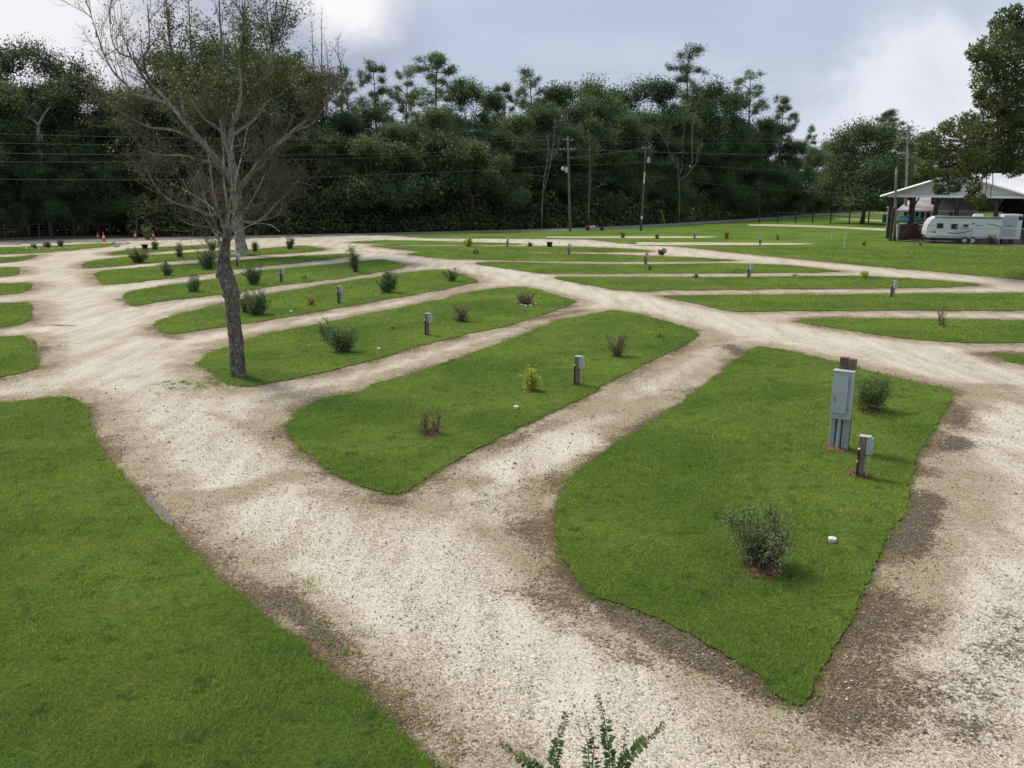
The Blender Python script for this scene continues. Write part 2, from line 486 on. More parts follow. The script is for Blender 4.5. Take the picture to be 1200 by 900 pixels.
# ------------------------------------------------------------------ grass blades on the lawns (uncountable: one object per lawn group)
def hash_scatter(P, dens_fn, maxY=75, slope=0.72):
    lo, hi = P.min(0), P.max(0)
    pts = []
    y = max(lo[1], 5.0)
    while y < min(hi[1], maxY):
        h = max(0.5, y * 0.06)
        x0, x1 = max(lo[0], -slope * (y + h) - 1.5), min(hi[0], slope * (y + h) + 1.5)
        if x1 > x0:
            n = int((x1 - x0) * h * dens_fn(y))
            q = np.stack([rng.uniform(x0, x1, n), rng.uniform(y, min(y + h, hi[1]), n)], 1)
            q = q[inpoly(q[:, 0], q[:, 1], P)]
            pts.append(q)
        y += h
    return np.concatenate(pts) if pts else np.zeros((0, 2))

def dens(y): return 3000 if y < 10 else max(40, 3000 * (10 / y) ** 1.75)
gb = MB()
for k, P in lawns.items():
    q = hash_scatter(P, dens, 80)
    if not len(q): continue
    n = len(q); D = np.hypot(q[:, 0], q[:, 1])
    wid = 0.0065 * np.maximum(1, D / 11) ** 0.85 * rng.uniform(0.7, 1.4, n)
    hgt = rng.uniform(0.025, 0.06, n) * (1 + 0.9 * np.clip(fnoise(q, 0.9, 5.5), -0.5, 0.7) + 0.5 * np.clip(fnoise(q, 3.5, 1.5), -0.5, 0.7)) * np.maximum(1, D / 28) ** 0.5
    a = rng.uniform(0, 2 * PI, n); lean = rng.uniform(0.1, 0.95, n) * hgt; la = rng.uniform(0, 2 * PI, n)
    dx, dy = np.cos(a) * wid / 2, np.sin(a) * wid / 2
    B = np.stack([q[:, 0], q[:, 1], np.full(n, 0.02)], 1)
    V = np.stack([B + np.stack([dx, dy, 0 * dx], 1), B - np.stack([dx, dy, 0 * dx], 1),
                  B + np.stack([np.cos(la) * lean, np.sin(la) * lean, hgt], 1)], 1)
    gb.add(V.reshape(-1, 3), np.arange(3 * n).reshape(-1, 3))
    # taller ragged fringe that leans out over the gravel
    m_ = P[np.hypot(P[:, 0], P[:, 1]) < 45]
    if len(m_):
        rep = 20
        e = np.repeat(m_, rep, 0) + rng.normal(0, 1, (len(m_) * rep, 2)) * rng.choice([.05, .10, .22], (len(m_) * rep, 1), p=[.5, .38, .12]); n = len(e)
        D = np.hypot(e[:, 0], e[:, 1])
        hgt = rng.uniform(0.02, 0.065, n); wid = 0.007 * np.maximum(1, D / 12) * rng.uniform(.7, 1.4, n)
        a = rng.uniform(0, 2 * PI, n); la = rng.uniform(0, 2 * PI, n); lean = rng.uniform(0.2, 1.1, n) * hgt
        dx, dy = np.cos(a) * wid / 2, np.sin(a) * wid / 2
        B = np.stack([e[:, 0], e[:, 1], rng.uniform(0, 0.03, n)], 1)
        V = np.stack([B + np.stack([dx, dy, 0 * dx], 1), B - np.stack([dx, dy, 0 * dx], 1),
                      B + np.stack([np.cos(la) * lean, np.sin(la) * lean, hgt], 1)], 1)
        gb.add(V.reshape(-1, 3), np.arange(3 * n).reshape(-1, 3))
# runners and tufts creeping out over the stones in clusters
for k in ('A', 'B', 'C', 'D', 'E', 'L1', 'R2'):
    P = lawns[k]; P = P[np.hypot(P[:, 0], P[:, 1]) < 45]
    nc = len(P) // 3
    cl = P[rng.integers(0, len(P), nc)] + rng.normal(0, .11, (nc, 2))
    rep = rng.integers(8, 46, nc)
    e = np.repeat(cl, rep, 0) + rng.normal(0, 1, (rep.sum(), 2)) * np.repeat(rng.uniform(.02, .08, nc), rep)[:, None]
    n = len(e); D = np.hypot(e[:, 0], e[:, 1])
    hgt = rng.uniform(.02, .07, n); wid = .007 * np.maximum(1, D / 12) * rng.uniform(.7, 1.5, n)
    a = rng.uniform(0, 2 * PI, n); la = rng.uniform(0, 2 * PI, n); lean = rng.uniform(.3, 1.3, n) * hgt
    dx, dy = np.cos(a) * wid / 2, np.sin(a) * wid / 2
    B = np.stack([e[:, 0], e[:, 1], np.zeros(n)], 1)
    V = np.stack([B + np.stack([dx, dy, 0 * dx], 1), B - np.stack([dx, dy, 0 * dx], 1), B + np.stack([np.cos(la) * lean, np.sin(la) * lean, hgt], 1)], 1)
    gb.add(V.reshape(-1, 3), np.arange(3 * n).reshape(-1, 3))
print('grass blades', gb.n // 3)
# loose weeds creeping onto the gravel
for (px, py, r, n) in [(232,446,0.7,900),(240,455,0.5,500),(345,640,.3,120),(375,745,.35,260),(340,690,.25,120),(60,405,.5,200),(575,575,.3,120),(650,560,.3,150),(1120,740,.5,60)]:
    cx, cy, _ = gp(px, py)
    cl = rng.normal(0, r, (14, 2)) + [cx, cy]
    e = cl[rng.integers(0, 14, n)] + rng.normal(0, 0.07, (n, 2))
    hgt = rng.uniform(0.03, 0.09, n); wid = rng.uniform(0.008, 0.018, n)
    a = rng.uniform(0, 2 * PI, n); la = rng.uniform(0, 2 * PI, n); lean = rng.uniform(0.3, 1.2, n) * hgt
    dx, dy = np.cos(a) * wid / 2, np.sin(a) * wid / 2
    B = np.stack([e[:, 0], e[:, 1], np.zeros(n)], 1)
    V = np.stack([B + np.stack([dx, dy, 0 * dx], 1), B - np.stack([dx, dy, 0 * dx], 1), B + np.stack([np.cos(la) * lean, np.sin(la) * lean, hgt], 1)], 1)
    gb.add(V.reshape(-1, 3), np.arange(3 * n).reshape(-1, 3))
tag(gb.build('grass', M_BLADE), 'short green mown grass covering the lawn islands', 'grass', kind='stuff')

# ------------------------------------------------------------------ road line, base ground, gravel lot
road_near = [(-700,303),(-400,297),(-150,290.5),(0,286.8),(120,283.3),(250,280),(350,277.6),(455,275.2),(560,272.4),(668,270.2),(750,266.8),(850,260.6),(905,256.8),(960,252.4),(1000,251.6),(1080,250.6)]
road_far = [(-700,296),(-400,291),(-150,285.5),(0,282.2),(120,279.6),(250,277),(350,275),(455,272.8),(560,270.2),(668,267.4),(750,263.8),(850,258),(905,254.4),(960,250),(1000,249.2),(1080,248.4)]
RN = catmull(np.array([gp(*q)[:2] for q in road_near]), False, 4)
RF = catmull(np.array([gp(*q)[:2] for q in road_far]), False, 4)
m, t, out = newmat("worn_asphalt")
p = t.pos()
c = t.mix(t.step(t.noise(p, 0.5, 5, .6), 0.35, 0.7), (0.17, 0.165, 0.155), (0.26, 0.25, 0.235))
c = t.mix(t.step(t.noise(p, 14, 4, .7), 0.4, 0.7), c, t.mix(0.3, c, (0.05, 0.05, 0.05)))
bs = t.n('ShaderNodeBsdfPrincipled', {'Base Color': c, 'Roughness': 0.85, 'Normal': t.bump(t.noise(p, 40, 3), .5, .02)})
t.t.links.new(bs.outputs[0], out.inputs[0])
M_ROAD = m
flat_sheet('road', np.vstack([RN, RF[::-1]]), 0.022, M_ROAD)

m, t, out = newmat("rough_ground")
p = t.pos()
c = t.mix(t.step(t.noise(p, 0.12, 5, .6), 0.35, 0.65), (0.045, 0.085, 0.018), (0.09, 0.105, 0.03))
c = t.mix(t.step(t.noise(p, 0.45, 5, .7), 0.5, 0.7), c, (0.09, 0.07, 0.045))
bs = t.n('ShaderNodeBsdfPrincipled', {'Base Color': c, 'Roughness': 0.95, 'Specular IOR Level': 0.05, 'Normal': t.bump(t.noise(p, 3, 6, .8), 1, .2)})
t.t.links.new(bs.outputs[0], out.inputs[0])
M_ROUGH = m
g = MB(); g.add([(-3000, -200, -.06), (3000, -200, -.06), (3000, 5000, -.06), (-3000, 5000, -.06)], [(0, 1, 2, 3)])
tag(g.build('ground', M_ROUGH), kind='structure')

# gravel sheet: finer rows near the eye, cut along the road; carries edge distance and stain masks
rows = np.exp(np.linspace(math.log(4.2), math.log(118), 250))
slp = np.linspace(-1.15, 1.15, 330)
YY, SS = np.meshgrid(rows, slp, indexing='ij')
XX = SS * (YY + 3)
PT = np.stack([XX.ravel(), YY.ravel()], 1)
edge = np.full(len(PT), 1e9)
for k, P in lawns.items():
    Ps = P[::2] if len(P) > 120 else P
    lo, hi = P.min(0) - 4, P.max(0) + 4
    idx = np.where((PT[:, 0] > lo[0]) & (PT[:, 0] < hi[0]) & (PT[:, 1] > lo[1]) & (PT[:, 1] < hi[1]))[0]
    if len(idx):
        dd_ = segdist(PT[idx], Ps)
        edge[idx] = np.minimum(edge[idx], dd_)
edge = np.minimum(edge, 4.0)
def stains(lst):
    a = np.zeros(len(PT))
    for (x0, y0, x1, y1, w, amt) in lst:
        A, B = gp(x0, y0)[:2], gp(x1, y1)[:2]
        dseg = segdist(PT, np.array([A, B]), False)
        a = np.maximum(a, amt * np.exp(-(dseg / (w * .82)) ** 2))
    return a
dark = stains([(700,640,672,660,.35,.8),(672,668,740,722,.45,1),(740,722,830,775,.4,1),(830,775,900,815,.3,.8),(640,560,668,575,.2,.6),(690,545,740,515,.25,.7),(745,505,790,482,.35,.9),
   (330,700,390,755,.35,.8),(290,690,320,712,.25,.6),(420,800,470,850,.3,.6),(1085,585,1060,640,.5,1.1),(1130,515,1115,525,.5,1),(1120,480,1125,500,.45,.6),(1040,700,1010,760,.45,.7),(1080,720,1000,800,.6,.6),(1150,800,1000,840,.8,.65),(1190,720,1130,860,.7,.7),
   (560,590,620,620,.5,.7),(500,640,600,600,.4,.4),(610,690,690,720,.4,.5),(640,720,760,780,.35,.5),(850,405,875,415,.6,.9),(640,372,690,362,.5,.7),(215,400,182,385,.5,.6),(470,320,480,318,.8,.5),(170,360,150,350,.8,.5),
   (40,380,90,382,.3,1.1),(35,415,50,408,.4,.8),(470,590,440,585,.3,.6),(600,520,640,500,.3,.5),(120,540,160,590,.25,.6),(1100,420,1180,412,.5,.5),(1200,415,1290,430,.6,.6),(930,372,1000,370,.5,.4),(780,342,1000,343,.4,.5),(640,322,760,323,.4,.6)])
mud = stains([(190,600,330,560,.45,1),(200,590,300,578,.5,.9),(1180,455,1110,458,.9,.9),(1200,470,1160,455,.8,.8),(700,480,790,470,.7,.9),(740,500,800,470,.5,.7),(600,540,560,565,.5,.5),(520,600,640,660,.6,.45),(960,420,1060,440,.5,.5),(1090,640,1060,720,.7,.5),(1150,560,1180,640,.8,.4),
   (300,470,380,455,.4,.6),(220,405,330,390,.4,.5),(560,385,660,366,.4,.4),(500,350,560,335,.5,.5),(830,400,870,395,.5,.6),(150,440,250,470,.4,.35),(240,480,340,520,.4,.5),(1010,660,960,740,.5,.4)])
white = stains([(600,548,670,515,.75,1.5),(1165,490,1230,492,.35,1.2),(1150,515,1230,520,.38,1.2),(560,310,640,330,1.6,.7),(640,330,860,378,1.7,.75),(860,378,1100,420,1.5,.55),(150,380,170,300,2.2,.5),(330,560,250,500,1.0,.35),(480,640,700,830,1.0,.35),(330,600,560,770,1.0,.35),(440,300,560,312,1.6,.4)])
keep = np.interp(PT[:, 0], RN[:, 0], RN[:, 1]) + 1.0 > PT[:, 1]
nr, ns = YY.shape
I = np.arange(nr * ns).reshape(nr, ns)
Q = np.stack([I[:-1, :-1], I[:-1, 1:], I[1:, 1:], I[1:, :-1]], -1).reshape(-1, 4)
Q = Q[keep[Q].all(1)]
Z = 0.012 * np.array([mnoise.noise(Vector((x * .5, y * .5, 0))) for x, y in PT]) - 0.004
used = np.unique(Q); remap = -np.ones(len(PT), int); remap[used] = np.arange(len(used))
g = MB(); g.add(np.column_stack([PT[used], Z[used]]), remap[Q])

m, t, out = newmat("crushed_shell_gravel")
p = t.pos()
e = t.attr('edge'); dk = t.attr('dark'); md = t.attr('mud'); wh = t.attr('white')
v1 = t.n('ShaderNodeTexVoronoi', {'Vector': p, 'Scale': 40.0, 'Randomness': 1.0})
v2 = t.n('ShaderNodeTexVoronoi', {'Vector': p, 'Scale': 95.0, 'Randomness': 1.0})
s1 = t.n('ShaderNodeSeparateColor', {0: v1.outputs['Color']}).outputs
s2 = t.n('ShaderNodeSeparateColor', {0: v2.outputs['Color']}).outputs
tone = t.math('ADD', t.math('MULTIPLY', s1[0], 0.5), t.math('MULTIPLY', s2[0], 0.5))
big = t.noise(p, 0.22, 4, .6); mid = t.noise(p, 1.3, 6, .65); fin = t.noise(p, 7, 6, .75)
base = t.mix(t.step(big, .35, .65), (0.455, 0.412, 0.312), (0.585, 0.552, 0.452))
base = t.mix(t.step(mid, .5, .75, 0, .55), base, (0.40, 0.325, 0.235))
base = t.mix(t.math('MULTIPLY', wh, 0.8, clamp=True), base, (0.63, 0.59, 0.505))
stone = t.mix(t.step(tone, 0.22, 0.8), t.mix(0.55, base, (0.12, 0.10, 0.08)), t.mix(0.45, base, (0.80, 0.755, 0.65)))
# dark stones and bits of bark
stone = t.mix(t.step(s1[1], 0.86, 0.9, 0, 0.75), stone, (0.13, 0.11, 0.09))
# mud
near = t.step(e, 0.5, 2.0, 0.62, 0.0)
st = t.n('ShaderNodeMapping', {'Vector': p, 'Rotation': (0, 0, math.radians(-27)), 'Scale': (1.0, 0.16, 1.0)}).outputs[0]
streak = t.noise(st, 1.5, 4, .6)
stone = t.mix(t.step(streak, .42, .66, 0, .42), stone, t.mix(.6, base, (.74, .70, .62)))
stone = t.mix(t.step(streak, .46, .30, 0, .38), stone, (0.30, 0.235, 0.16))
mudf = t.math('ADD', t.math('ADD', t.math('MULTIPLY', md, t.step(t.noise(p, 1.1, 5, .7), .3, .6, .35, 1.1)), near), t.math('SUBTRACT', t.math('ADD', t.math('MULTIPLY', mid, 0.8), t.math('MULTIPLY', t.noise(p, 3.4, 5, .7), 0.5)), 0.68))
mudf = t.math('SUBTRACT', mudf, t.math('MULTIPLY', wh, 0.7))
c = t.mix(t.step(mudf, 0.05, 0.75, 0, 0.72), stone, t.mix(t.step(tone, .2, .8), (0.14, 0.105, 0.06), (0.33, 0.26, 0.165)))
# dirt: speckle whose cover grows towards the grass edges and in the stained places
grit = t.noise(p, 24, 4, .7)
patch = t.step(t.noise(p, 0.55, 4, .6), .36, .62)
ed = t.n('ShaderNodeMapRange', {0: t.math('ADD', e, t.math('MULTIPLY', t.math('SUBTRACT', mid, 0.5), 1.3)), 1: 0.0, 2: 0.75, 3: 1.0, 4: 0.0}).outputs[0]
edge_n = t.step(t.math('ADD', e, t.math('MULTIPLY', t.math('SUBTRACT', fin, 0.5), 0.5)), 0.0, 0.16, 1.0, 0.0)
cov = t.math('ADD', t.math('MULTIPLY', dk, 0.60), t.math('MULTIPLY', t.math('MULTIPLY', ed, t.math('ADD', t.math('MULTIPLY', patch, 0.88), 0.12)), 0.54))
cov = t.math('ADD', cov, t.math('ADD', t.math('MULTIPLY', patch, 0.16), t.step(e, 0.4, 2.2, 0.27, 0.03)))
cov = t.math('SUBTRACT', cov, t.math('MULTIPLY', wh, 0.18))
u = t.math('ADD', t.math('MULTIPLY', fin, 0.34), t.math('ADD', t.math('MULTIPLY', mid, 0.20), t.math('MULTIPLY', t.noise(p, 17, 5, .8), 0.46)))
th = t.math('SUBTRACT', 0.625, t.math('MULTIPLY', cov, 0.235))
lit = t.math('SUBTRACT', u, th)
brown = t.mix(t.step(dk, .2, .8), t.mix(t.step(tone, .3, .8), (0.055, 0.036, 0.020), (0.25, 0.185, 0.11)), t.mix(t.step(tone, .35, .85), (0.026, 0.021, 0.016), (0.19, 0.15, 0.10)))
c = t.mix(t.step(lit, -0.01, 0.04, 0, 0.9), c, brown)
c = t.mix(t.math('MULTIPLY', edge_n, 0.75), c, (0.062, 0.044, 0.028))
rgh = t.step(dk, .4, 1.0, .95, .7)
h = t.math('ADD', t.math('MULTIPLY', t.math('SUBTRACT', 1.0, v1.outputs['Distance']), 0.6), t.math('MULTIPLY', s1[2], 0.4))
h = t.math('ADD', h, t.math('ADD', t.math('MULTIPLY', fin, 0.8), t.math('MULTIPLY', mid, 2.2)))
bs = t.n('ShaderNodeBsdfPrincipled', {'Base Color': c, 'Roughness': rgh, 'Specular IOR Level': 0.15, 'Normal': t.bump(h, 0.7, 0.018)})
t.t.links.new(bs.outputs[0], out.inputs[0])
M_GRAV = m
go = tag(g.build('gravel_lot', M_GRAV, smooth=True), kind='structure')
for nm, arr in (('edge', edge), ('dark', dark), ('mud', mud), ('white', white)):
    at = go.data.attributes.new(nm, 'FLOAT', 'POINT'); at.data.foreach_set('value', arr[used].astype(np.float32))

# white shell spurs running into the right-hand field
def ribbon(name, top, bot, z, mat):
    A = catmull(np.array([gp(*q)[:2] for q in top]), False, 4); B = catmull(np.array([gp(*q)[:2] for q in bot]), False, 4)
    P = resample(np.vstack([A, B[::-1]]), 1.2)
    P = P + np.stack([fnoise(P, .3, 1.3), fnoise(P, .3, 8.3)], 1) * 0.5
    o = flat_sheet(name, P, z, mat)
    return o
m, t, out = newmat("pale_shell_spur")
p = t.pos()
c = t.mix(t.step(t.noise(p, .6, 6, .7), .35, .68), (0.34, .31, .20), (0.50, .46, .36))
c = t.mix(t.step(t.noise(p, 1.8, 6, .75), .56, .7, 0, .7), c, (.09, .10, .04))
bs = t.n('ShaderNodeBsdfPrincipled', {'Base Color': c, 'Roughness': .95, 'Normal': t.bump(t.noise(p, 12, 4), .6, .04)})
t.t.links.new(bs.outputs[0], out.inputs[0])
M_SPUR = m
ribbon('gravel_spur', [(745,284.6),(850,284.6),(930,285.2),(952,286)], [(745,287.6),(850,287.8),(930,287.4),(952,286.4)], .046, M_SPUR)
ribbon('gravel_spur', [(640,277.6),(740,277.4),(815,277.4),(838,278)], [(640,279.2),(740,279.6),(815,279.2),(838,278.4)], .046, M_SPUR)
ribbon('gravel_spur', [(878,263.4),(905,263.2),(960,264.8),(1020,267.5),(1046,269)], [(878,264.6),(905,265.4),(960,266.8),(1020,270),(1046,271.4)], .046, M_SPUR)
ribbon('gravel_spur', [(978,256.6),(1000,257),(1040,258.5)], [(978,257.6),(1000,258.2),(1040,260)], .046, M_SPUR)
# yard under the sheds, gravelled
yard = resample(np.array([gp(*q)[:2] for q in [(1052,283),(1110,286.5),(1200,289.5),(1420,296),(1420,262),(1052,262)]]), 1.5)
yard = yard + np.stack([fnoise(yard, .25, 2.3), fnoise(yard, .25, 5.3)], 1) * .6
flat_sheet('yard', yard, .05, solid("yard_dirt", (.12, .10, .075), .95, var=.45, scale=.4))
# bank beyond the road on the left
bank = resample(np.array([gp(*q)[:2] for q in [(-400,288),(-150,283.5),(0,281),(130,278.6),(150,276),(130,270),(0,266),(-400,268)]]), 1.5)
flat_sheet('verge', bank, 0.012, M_LAWN)
dirtb = resample(np.array([gp(*q)[:2] for q in [(-400,288.3),(-150,284),(0,281.6),(150,278.8),(230,277.4),(235,275.5),(150,275.8),(60,277.6),(0,278.8),(-150,281),(-400,285)]]), 1.2)
dirtb = dirtb + np.stack([fnoise(dirtb, .4, 2.9), fnoise(dirtb, .4, 7.3)], 1) * .8
flat_sheet('dirt_bank', dirtb, .017, M_SOIL)

# puddles
m, t, out = newmat("puddle_water")
p = t.pos()
bs = t.n('ShaderNodeBsdfPrincipled', {'Base Color': t.mix(t.noise(p, 2, 3), (.10, .085, .065), (.17, .145, .11)), 'Roughness': .06, 'Specular IOR Level': .5, 'Normal': t.bump(t.noise(p, 9, 2), .06, .02)})
t.t.links.new(bs.outputs[0], out.inputs[0])
M_PUD = m
for px in ([(171,585),(178,583),(190,592),(199,604),(204,615),(197,617),(186,606),(177,597)], [(35,399),(41,399),(44,407),(40,415),(36,409)]):
    P = catmull(np.array([gp(*q)[:2] for q in px]), True, 4)
    flat_sheet('puddle', P + rng.normal(0, .015, P.shape), 0.013, M_PUD)

# loose stones lying proud of the surface near the eye (uncountable)
n = 30000
yy = 5.5 + (26 - 5.5) * rng.random(n) ** 1.5
q = np.stack([rng.uniform(-.68, .68, n) * yy, yy], 1)
ok = np.ones(n, bool)
for P in lawns.values():
    if P[:, 1].min() < 26: ok &= ~inpoly(q[:, 0], q[:, 1], P)
q = q[ok]; n = len(q)
octv = np.array([(1, 0, 0), (0, 1, 0), (-1, 0, 0), (0, -1, 0), (0, 0, .75), (0, 0, -.75)], float)
octf = np.array([(0, 1, 4), (1, 2, 4), (2, 3, 4), (3, 0, 4), (1, 0, 5), (2, 1, 5), (3, 2, 5), (0, 3, 5)])
sz = rng.lognormal(math.log(.0105), .35, n) * np.clip(q[:, 1] / 15, 1, 1.3)
V = octv[None] * sz[:, None, None] * rng.uniform(.6, 1.3, (n, 6, 1))
an = rng.uniform(0, 2 * PI, n); ca, sa = np.cos(an)[:, None], np.sin(an)[:, None]
V = np.stack([V[..., 0] * ca - V[..., 1] * sa, V[..., 0] * sa + V[..., 1] * ca, V[..., 2]], -1)
V += np.column_stack([q, sz * .35])[:, None, :]
g = MB(); g.add(V.reshape(-1, 3), (np.arange(n)[:, None, None] * 6 + octf[None]).reshape(-1, 3))
m, t, out = newmat("loose_stone")
r = t.island()
cr = t.n('ShaderNodeValToRGB', {0: r})
cr.color_ramp.elements[0].color = (.10, .08, .06, 1); cr.color_ramp.elements[1].color = (.66, .63, .56, 1)
e_ = cr.color_ramp.elements.new(.16); e_.color = (.24, .195, .145, 1)
e_ = cr.color_ramp.elements.new(.6); e_.color = (.44, .39, .32, 1)
bs = t.n('ShaderNodeBsdfPrincipled', {'Base Color': cr.outputs[0], 'Roughness': .9, 'Specular IOR Level': .15})
t.t.links.new(bs.outputs[0], out.inputs[0])
tag(g.build('loose_gravel', m), 'loose pale and dark stones lying on the gravel drive', 'gravel', kind='stuff')
# ------------------------------------------------------------------ vegetation materials
M_FOREST = leafmat("forest_leaves", [(.036, .064, .030), (.076, .124, .052), (.145, .205, .082)], .34, .75)
M_PINE = leafmat("pine_needles", [(.046, .076, .036), (.095, .150, .062), (.17, .23, .090)], .28, .45)
M_PALEGREEN = leafmat("pale_leaves", [(.08, .11, .03), (.14, .19, .06), (.2, .25, .09)], .3, .1)
M_UNDER = leafmat("undergrowth_leaves", [(.034, .052, .024), (.075, .11, .044), (.15, .195, .072)], .3, 0, patch=.35)
M_YOUNG = leafmat("young_leaves", [(.036, .062, .024), (.076, .122, .044), (.14, .20, .072)], .32, .3)
M_OAK = leafmat("oak_leaves", [(.045, .066, .022), (.098, .134, .042), (.175, .215, .072)], .32, 0, patch=.5)
M_TRUNK = bark("forest_bark", (.085, .070, .056), (.16, .14, .115), (.22, .21, .19), 3.0)
M_PALEBARK = bark("pale_lichen_bark", (.23, .21, .175), (.42, .40, .345), (.52, .52, .46), 4.5, .7)
M_DARKBARK = bark("front_tree_bark", (.095, .082, .068), (.21, .185, .155), (.36, .37, .33), 11.0, .7)
M_TWIG = solid("grey_twigs", (.15, .133, .098), .9, var=.35, scale=.8, spec=.1)
M_SNAG = solid("bleached_snag", (.21, .20, .175), .9, var=.25, scale=1.5, spec=.1)
M_BROWNLEAF = leafmat("dry_brown_leaves", [(.085, .066, .040), (.15, .115, .066), (.22, .18, .105)], .25, 0, patch=.5)
M_OLIVELEAF = leafmat("olive_leaves", [(.055, .078, .028), (.11, .145, .050), (.18, .21, .075)], .28, 0, patch=.3)

def clump_leaves(mb, C, R, n, size, asp=0.5, flat=0.8, mi=0, droop=0.2, soft=0.0):
    """leaf faces spread over and through one bunch of foliage"""
    u = rvec(n); u[:, 2] = u[:, 2] * 0.9 + 0.18
    rr = R * (0.55 + 0.5 * rng.random(n) ** 0.6)
    if soft: rr = R * np.minimum(1.5, .12 + np.abs(rng.normal(0, .72 + soft * .3, n)))
    P = np.asarray(C) + u * rr[:, None] * np.array([1, 1, flat])
    Dn = rvec(n) + u * 0.6; Dn[:, 2] -= droop
    mb.leaves(P, Dn, u + rvec(n) * 0.8, size * rng.uniform(.6, 1.4, n), size * asp * rng.uniform(.6, 1.3, n), mi)

def limb(p0, p1, bow=0.15, n=6, wob=0.04):
    p0, p1 = np.asarray(p0, float), np.asarray(p1, float)
    t_ = np.linspace(0, 1, n)[:, None]
    L = np.linalg.norm(p1 - p0)
    P = p0 + (p1 - p0) * t_ + np.sin(t_ * PI) * np.array([0, 0, -bow * L * 0.5]) + rng.normal(0, wob * L, (n, 3)) * np.sin(t_ * PI)
    return P

def broad_tree(name, H, Wd, base, nclump, lpc, leaf, mat, trunk_r=.3, gaps=0.0, top_bias=0.0, label=None, barkm=None):
    """trunk and limbs, crown of separate bunches with gaps between them"""
    root = thing(name, label, 'tree')
    tr = MB(); cr = MB()
    th = H * 0.62
    tp = np.array([[rng.normal(0, .15) * k, rng.normal(0, .15) * k, th * k / 5] for k in range(6)]); tp[0] = 0; tp[0, 2] = -.2
    tr.tube(tp, np.linspace(trunk_r, trunk_r * .45, 6) * np.array([1.35, 1, 1, 1, 1, 1]), 8)
    z0 = H * base
    k = 0; lobes = []
    nl = max(4, nclump // 9)
    for i in range(nl):                              # big lobes give the uneven outline
        a = i * 2.399 + rng.uniform(-.4, .4); zz = rng.uniform(0.12, 0.98) if i else 1.0
        prof = math.sin(PI * min(1, zz * .78 + .16)) ** .7
        rr = Wd * .5 * prof * rng.uniform(.45, .95) * (0.3 if i == 0 else 1)
        lobes.append((rr * math.cos(a), rr * math.sin(a), z0 + (H - z0) * zz * .93, Wd * rng.uniform(.15, .25)))
    while k < nclump:
        L = lobes[k % nl]
        u = rvec(1)[0]
        c = np.array(L[:3]) + u * L[3] * rng.uniform(.4, 1.15) * np.array([1, 1, .75])
        R = rng.uniform(.065, .12) * Wd + .35
        c[2] = min(c[2], H - R * .7)
        clump_leaves(cr, c, R, int(lpc * rng.uniform(.6, 1.3)), leaf, soft=.4)
        if k % 3 == 0:
            s0 = tp[min(5, 2 + int(3 * (c[2] / H)))]
            s0 = s0 * np.array([1, 1, min(1, .8 * c[2] / max(s0[2], .1))])
            tr.tube(limb(s0, c, .12), np.linspace(trunk_r * .3, .03, 6), 5, cap=False)
        k += 1
    tr.build('trunk', barkm or M_TRUNK, root, smooth=True)
    cr.build('crown', mat, root)
    return root

def pine_tree(H, Wd, crown0, nlayer, dens_, label=None, lean=0.0, name='pine_tree'):
    root = thing(name, label, 'tree')
    tr, cr = MB(), MB()
    n = 9; zz = np.linspace(-.2, H * .97, n)
    tp = np.column_stack([lean * (zz / H) ** 2 * H + rng.normal(0, .08, n), rng.normal(0, .1, n), zz])
    tr.tube(tp, np.linspace(.26, .06, n) * H / 22, 7)
    def at_(z): return np.array([np.interp(z, zz, tp[:, 0]), np.interp(z, zz, tp[:, 1]), z])
    for i in range(nlayer):
        f = (i + rng.uniform(0, .7)) / nlayer
        z = H * (crown0 + (1 - crown0) * f * .96)
        nb = rng.integers(2, 5)
        for b in range(nb):
            a = rng.uniform(0, 2 * PI)
            L = Wd * .5 * (1 - f ** 2.2 * .75) * rng.uniform(.35, 1.1) * (.55 + .45 * min(1, f * 3))
            e = at_(z) + np.array([math.cos(a) * L, math.sin(a) * L, L * rng.uniform(.05, .5)])
            tr.tube(limb(at_(z), e, -.1), np.linspace(.07, .02, 6), 4, cap=False)
            for q in range(rng.integers(2, 4)):
                c = at_(z) + (e - at_(z)) * rng.uniform(.6, 1.08) + rng.normal(0, .35, 3)
                clump_leaves(cr, c, rng.uniform(.5, .95), int(dens_ * rng.uniform(.7, 1.3)), .36, .2, .65, droop=-.1, soft=.2)
    clump_leaves(cr, at_(H * .97), .8, int(dens_ * 1.3), .42, .22, .9)
    tr.build('trunk', M_TRUNK, root, smooth=True); cr.build('crown', M_PINE, root)
    return root

# prototypes (each one moves to the first place it is used)
protos = {
 'b0': (broad_tree('broadleaf_tree', 22, 14, .12, 125, 300, .36, M_FOREST), 22),
 'b1': (broad_tree('broadleaf_tree', 22, 11, .18, 105, 300, .35, M_FOREST), 22),
 'b2': (broad_tree('broadleaf_tree', 22, 16, .10, 145, 290, .36, M_FOREST), 22),
 'b3': (broad_tree('broadleaf_tree', 22, 12.5, .40, 64, 230, .34, M_FOREST), 22),
 'y0': (broad_tree('broadleaf_tree', 12, 9, .05, 80, 170, .40, M_YOUNG), 12),
 'p0': (pine_tree(24, 9.5, .52, 10, 210), 24),
 'p1': (pine_tree(24, 9.5, .60, 10, 230, lean=.08), 24),
 'p2': (pine_tree(24, 11, .45, 10, 190, lean=-.05), 24),
 'p3': (pine_tree(24, 8.0, .36, 15, 170), 24),
}
used_proto = set()
def edgeY(px):
    """distance of the forest edge behind the road along that column"""
    q = gp(px, np.interp(px, [a for a, b in road_far], [b for a, b in road_far]))
    return q[1]
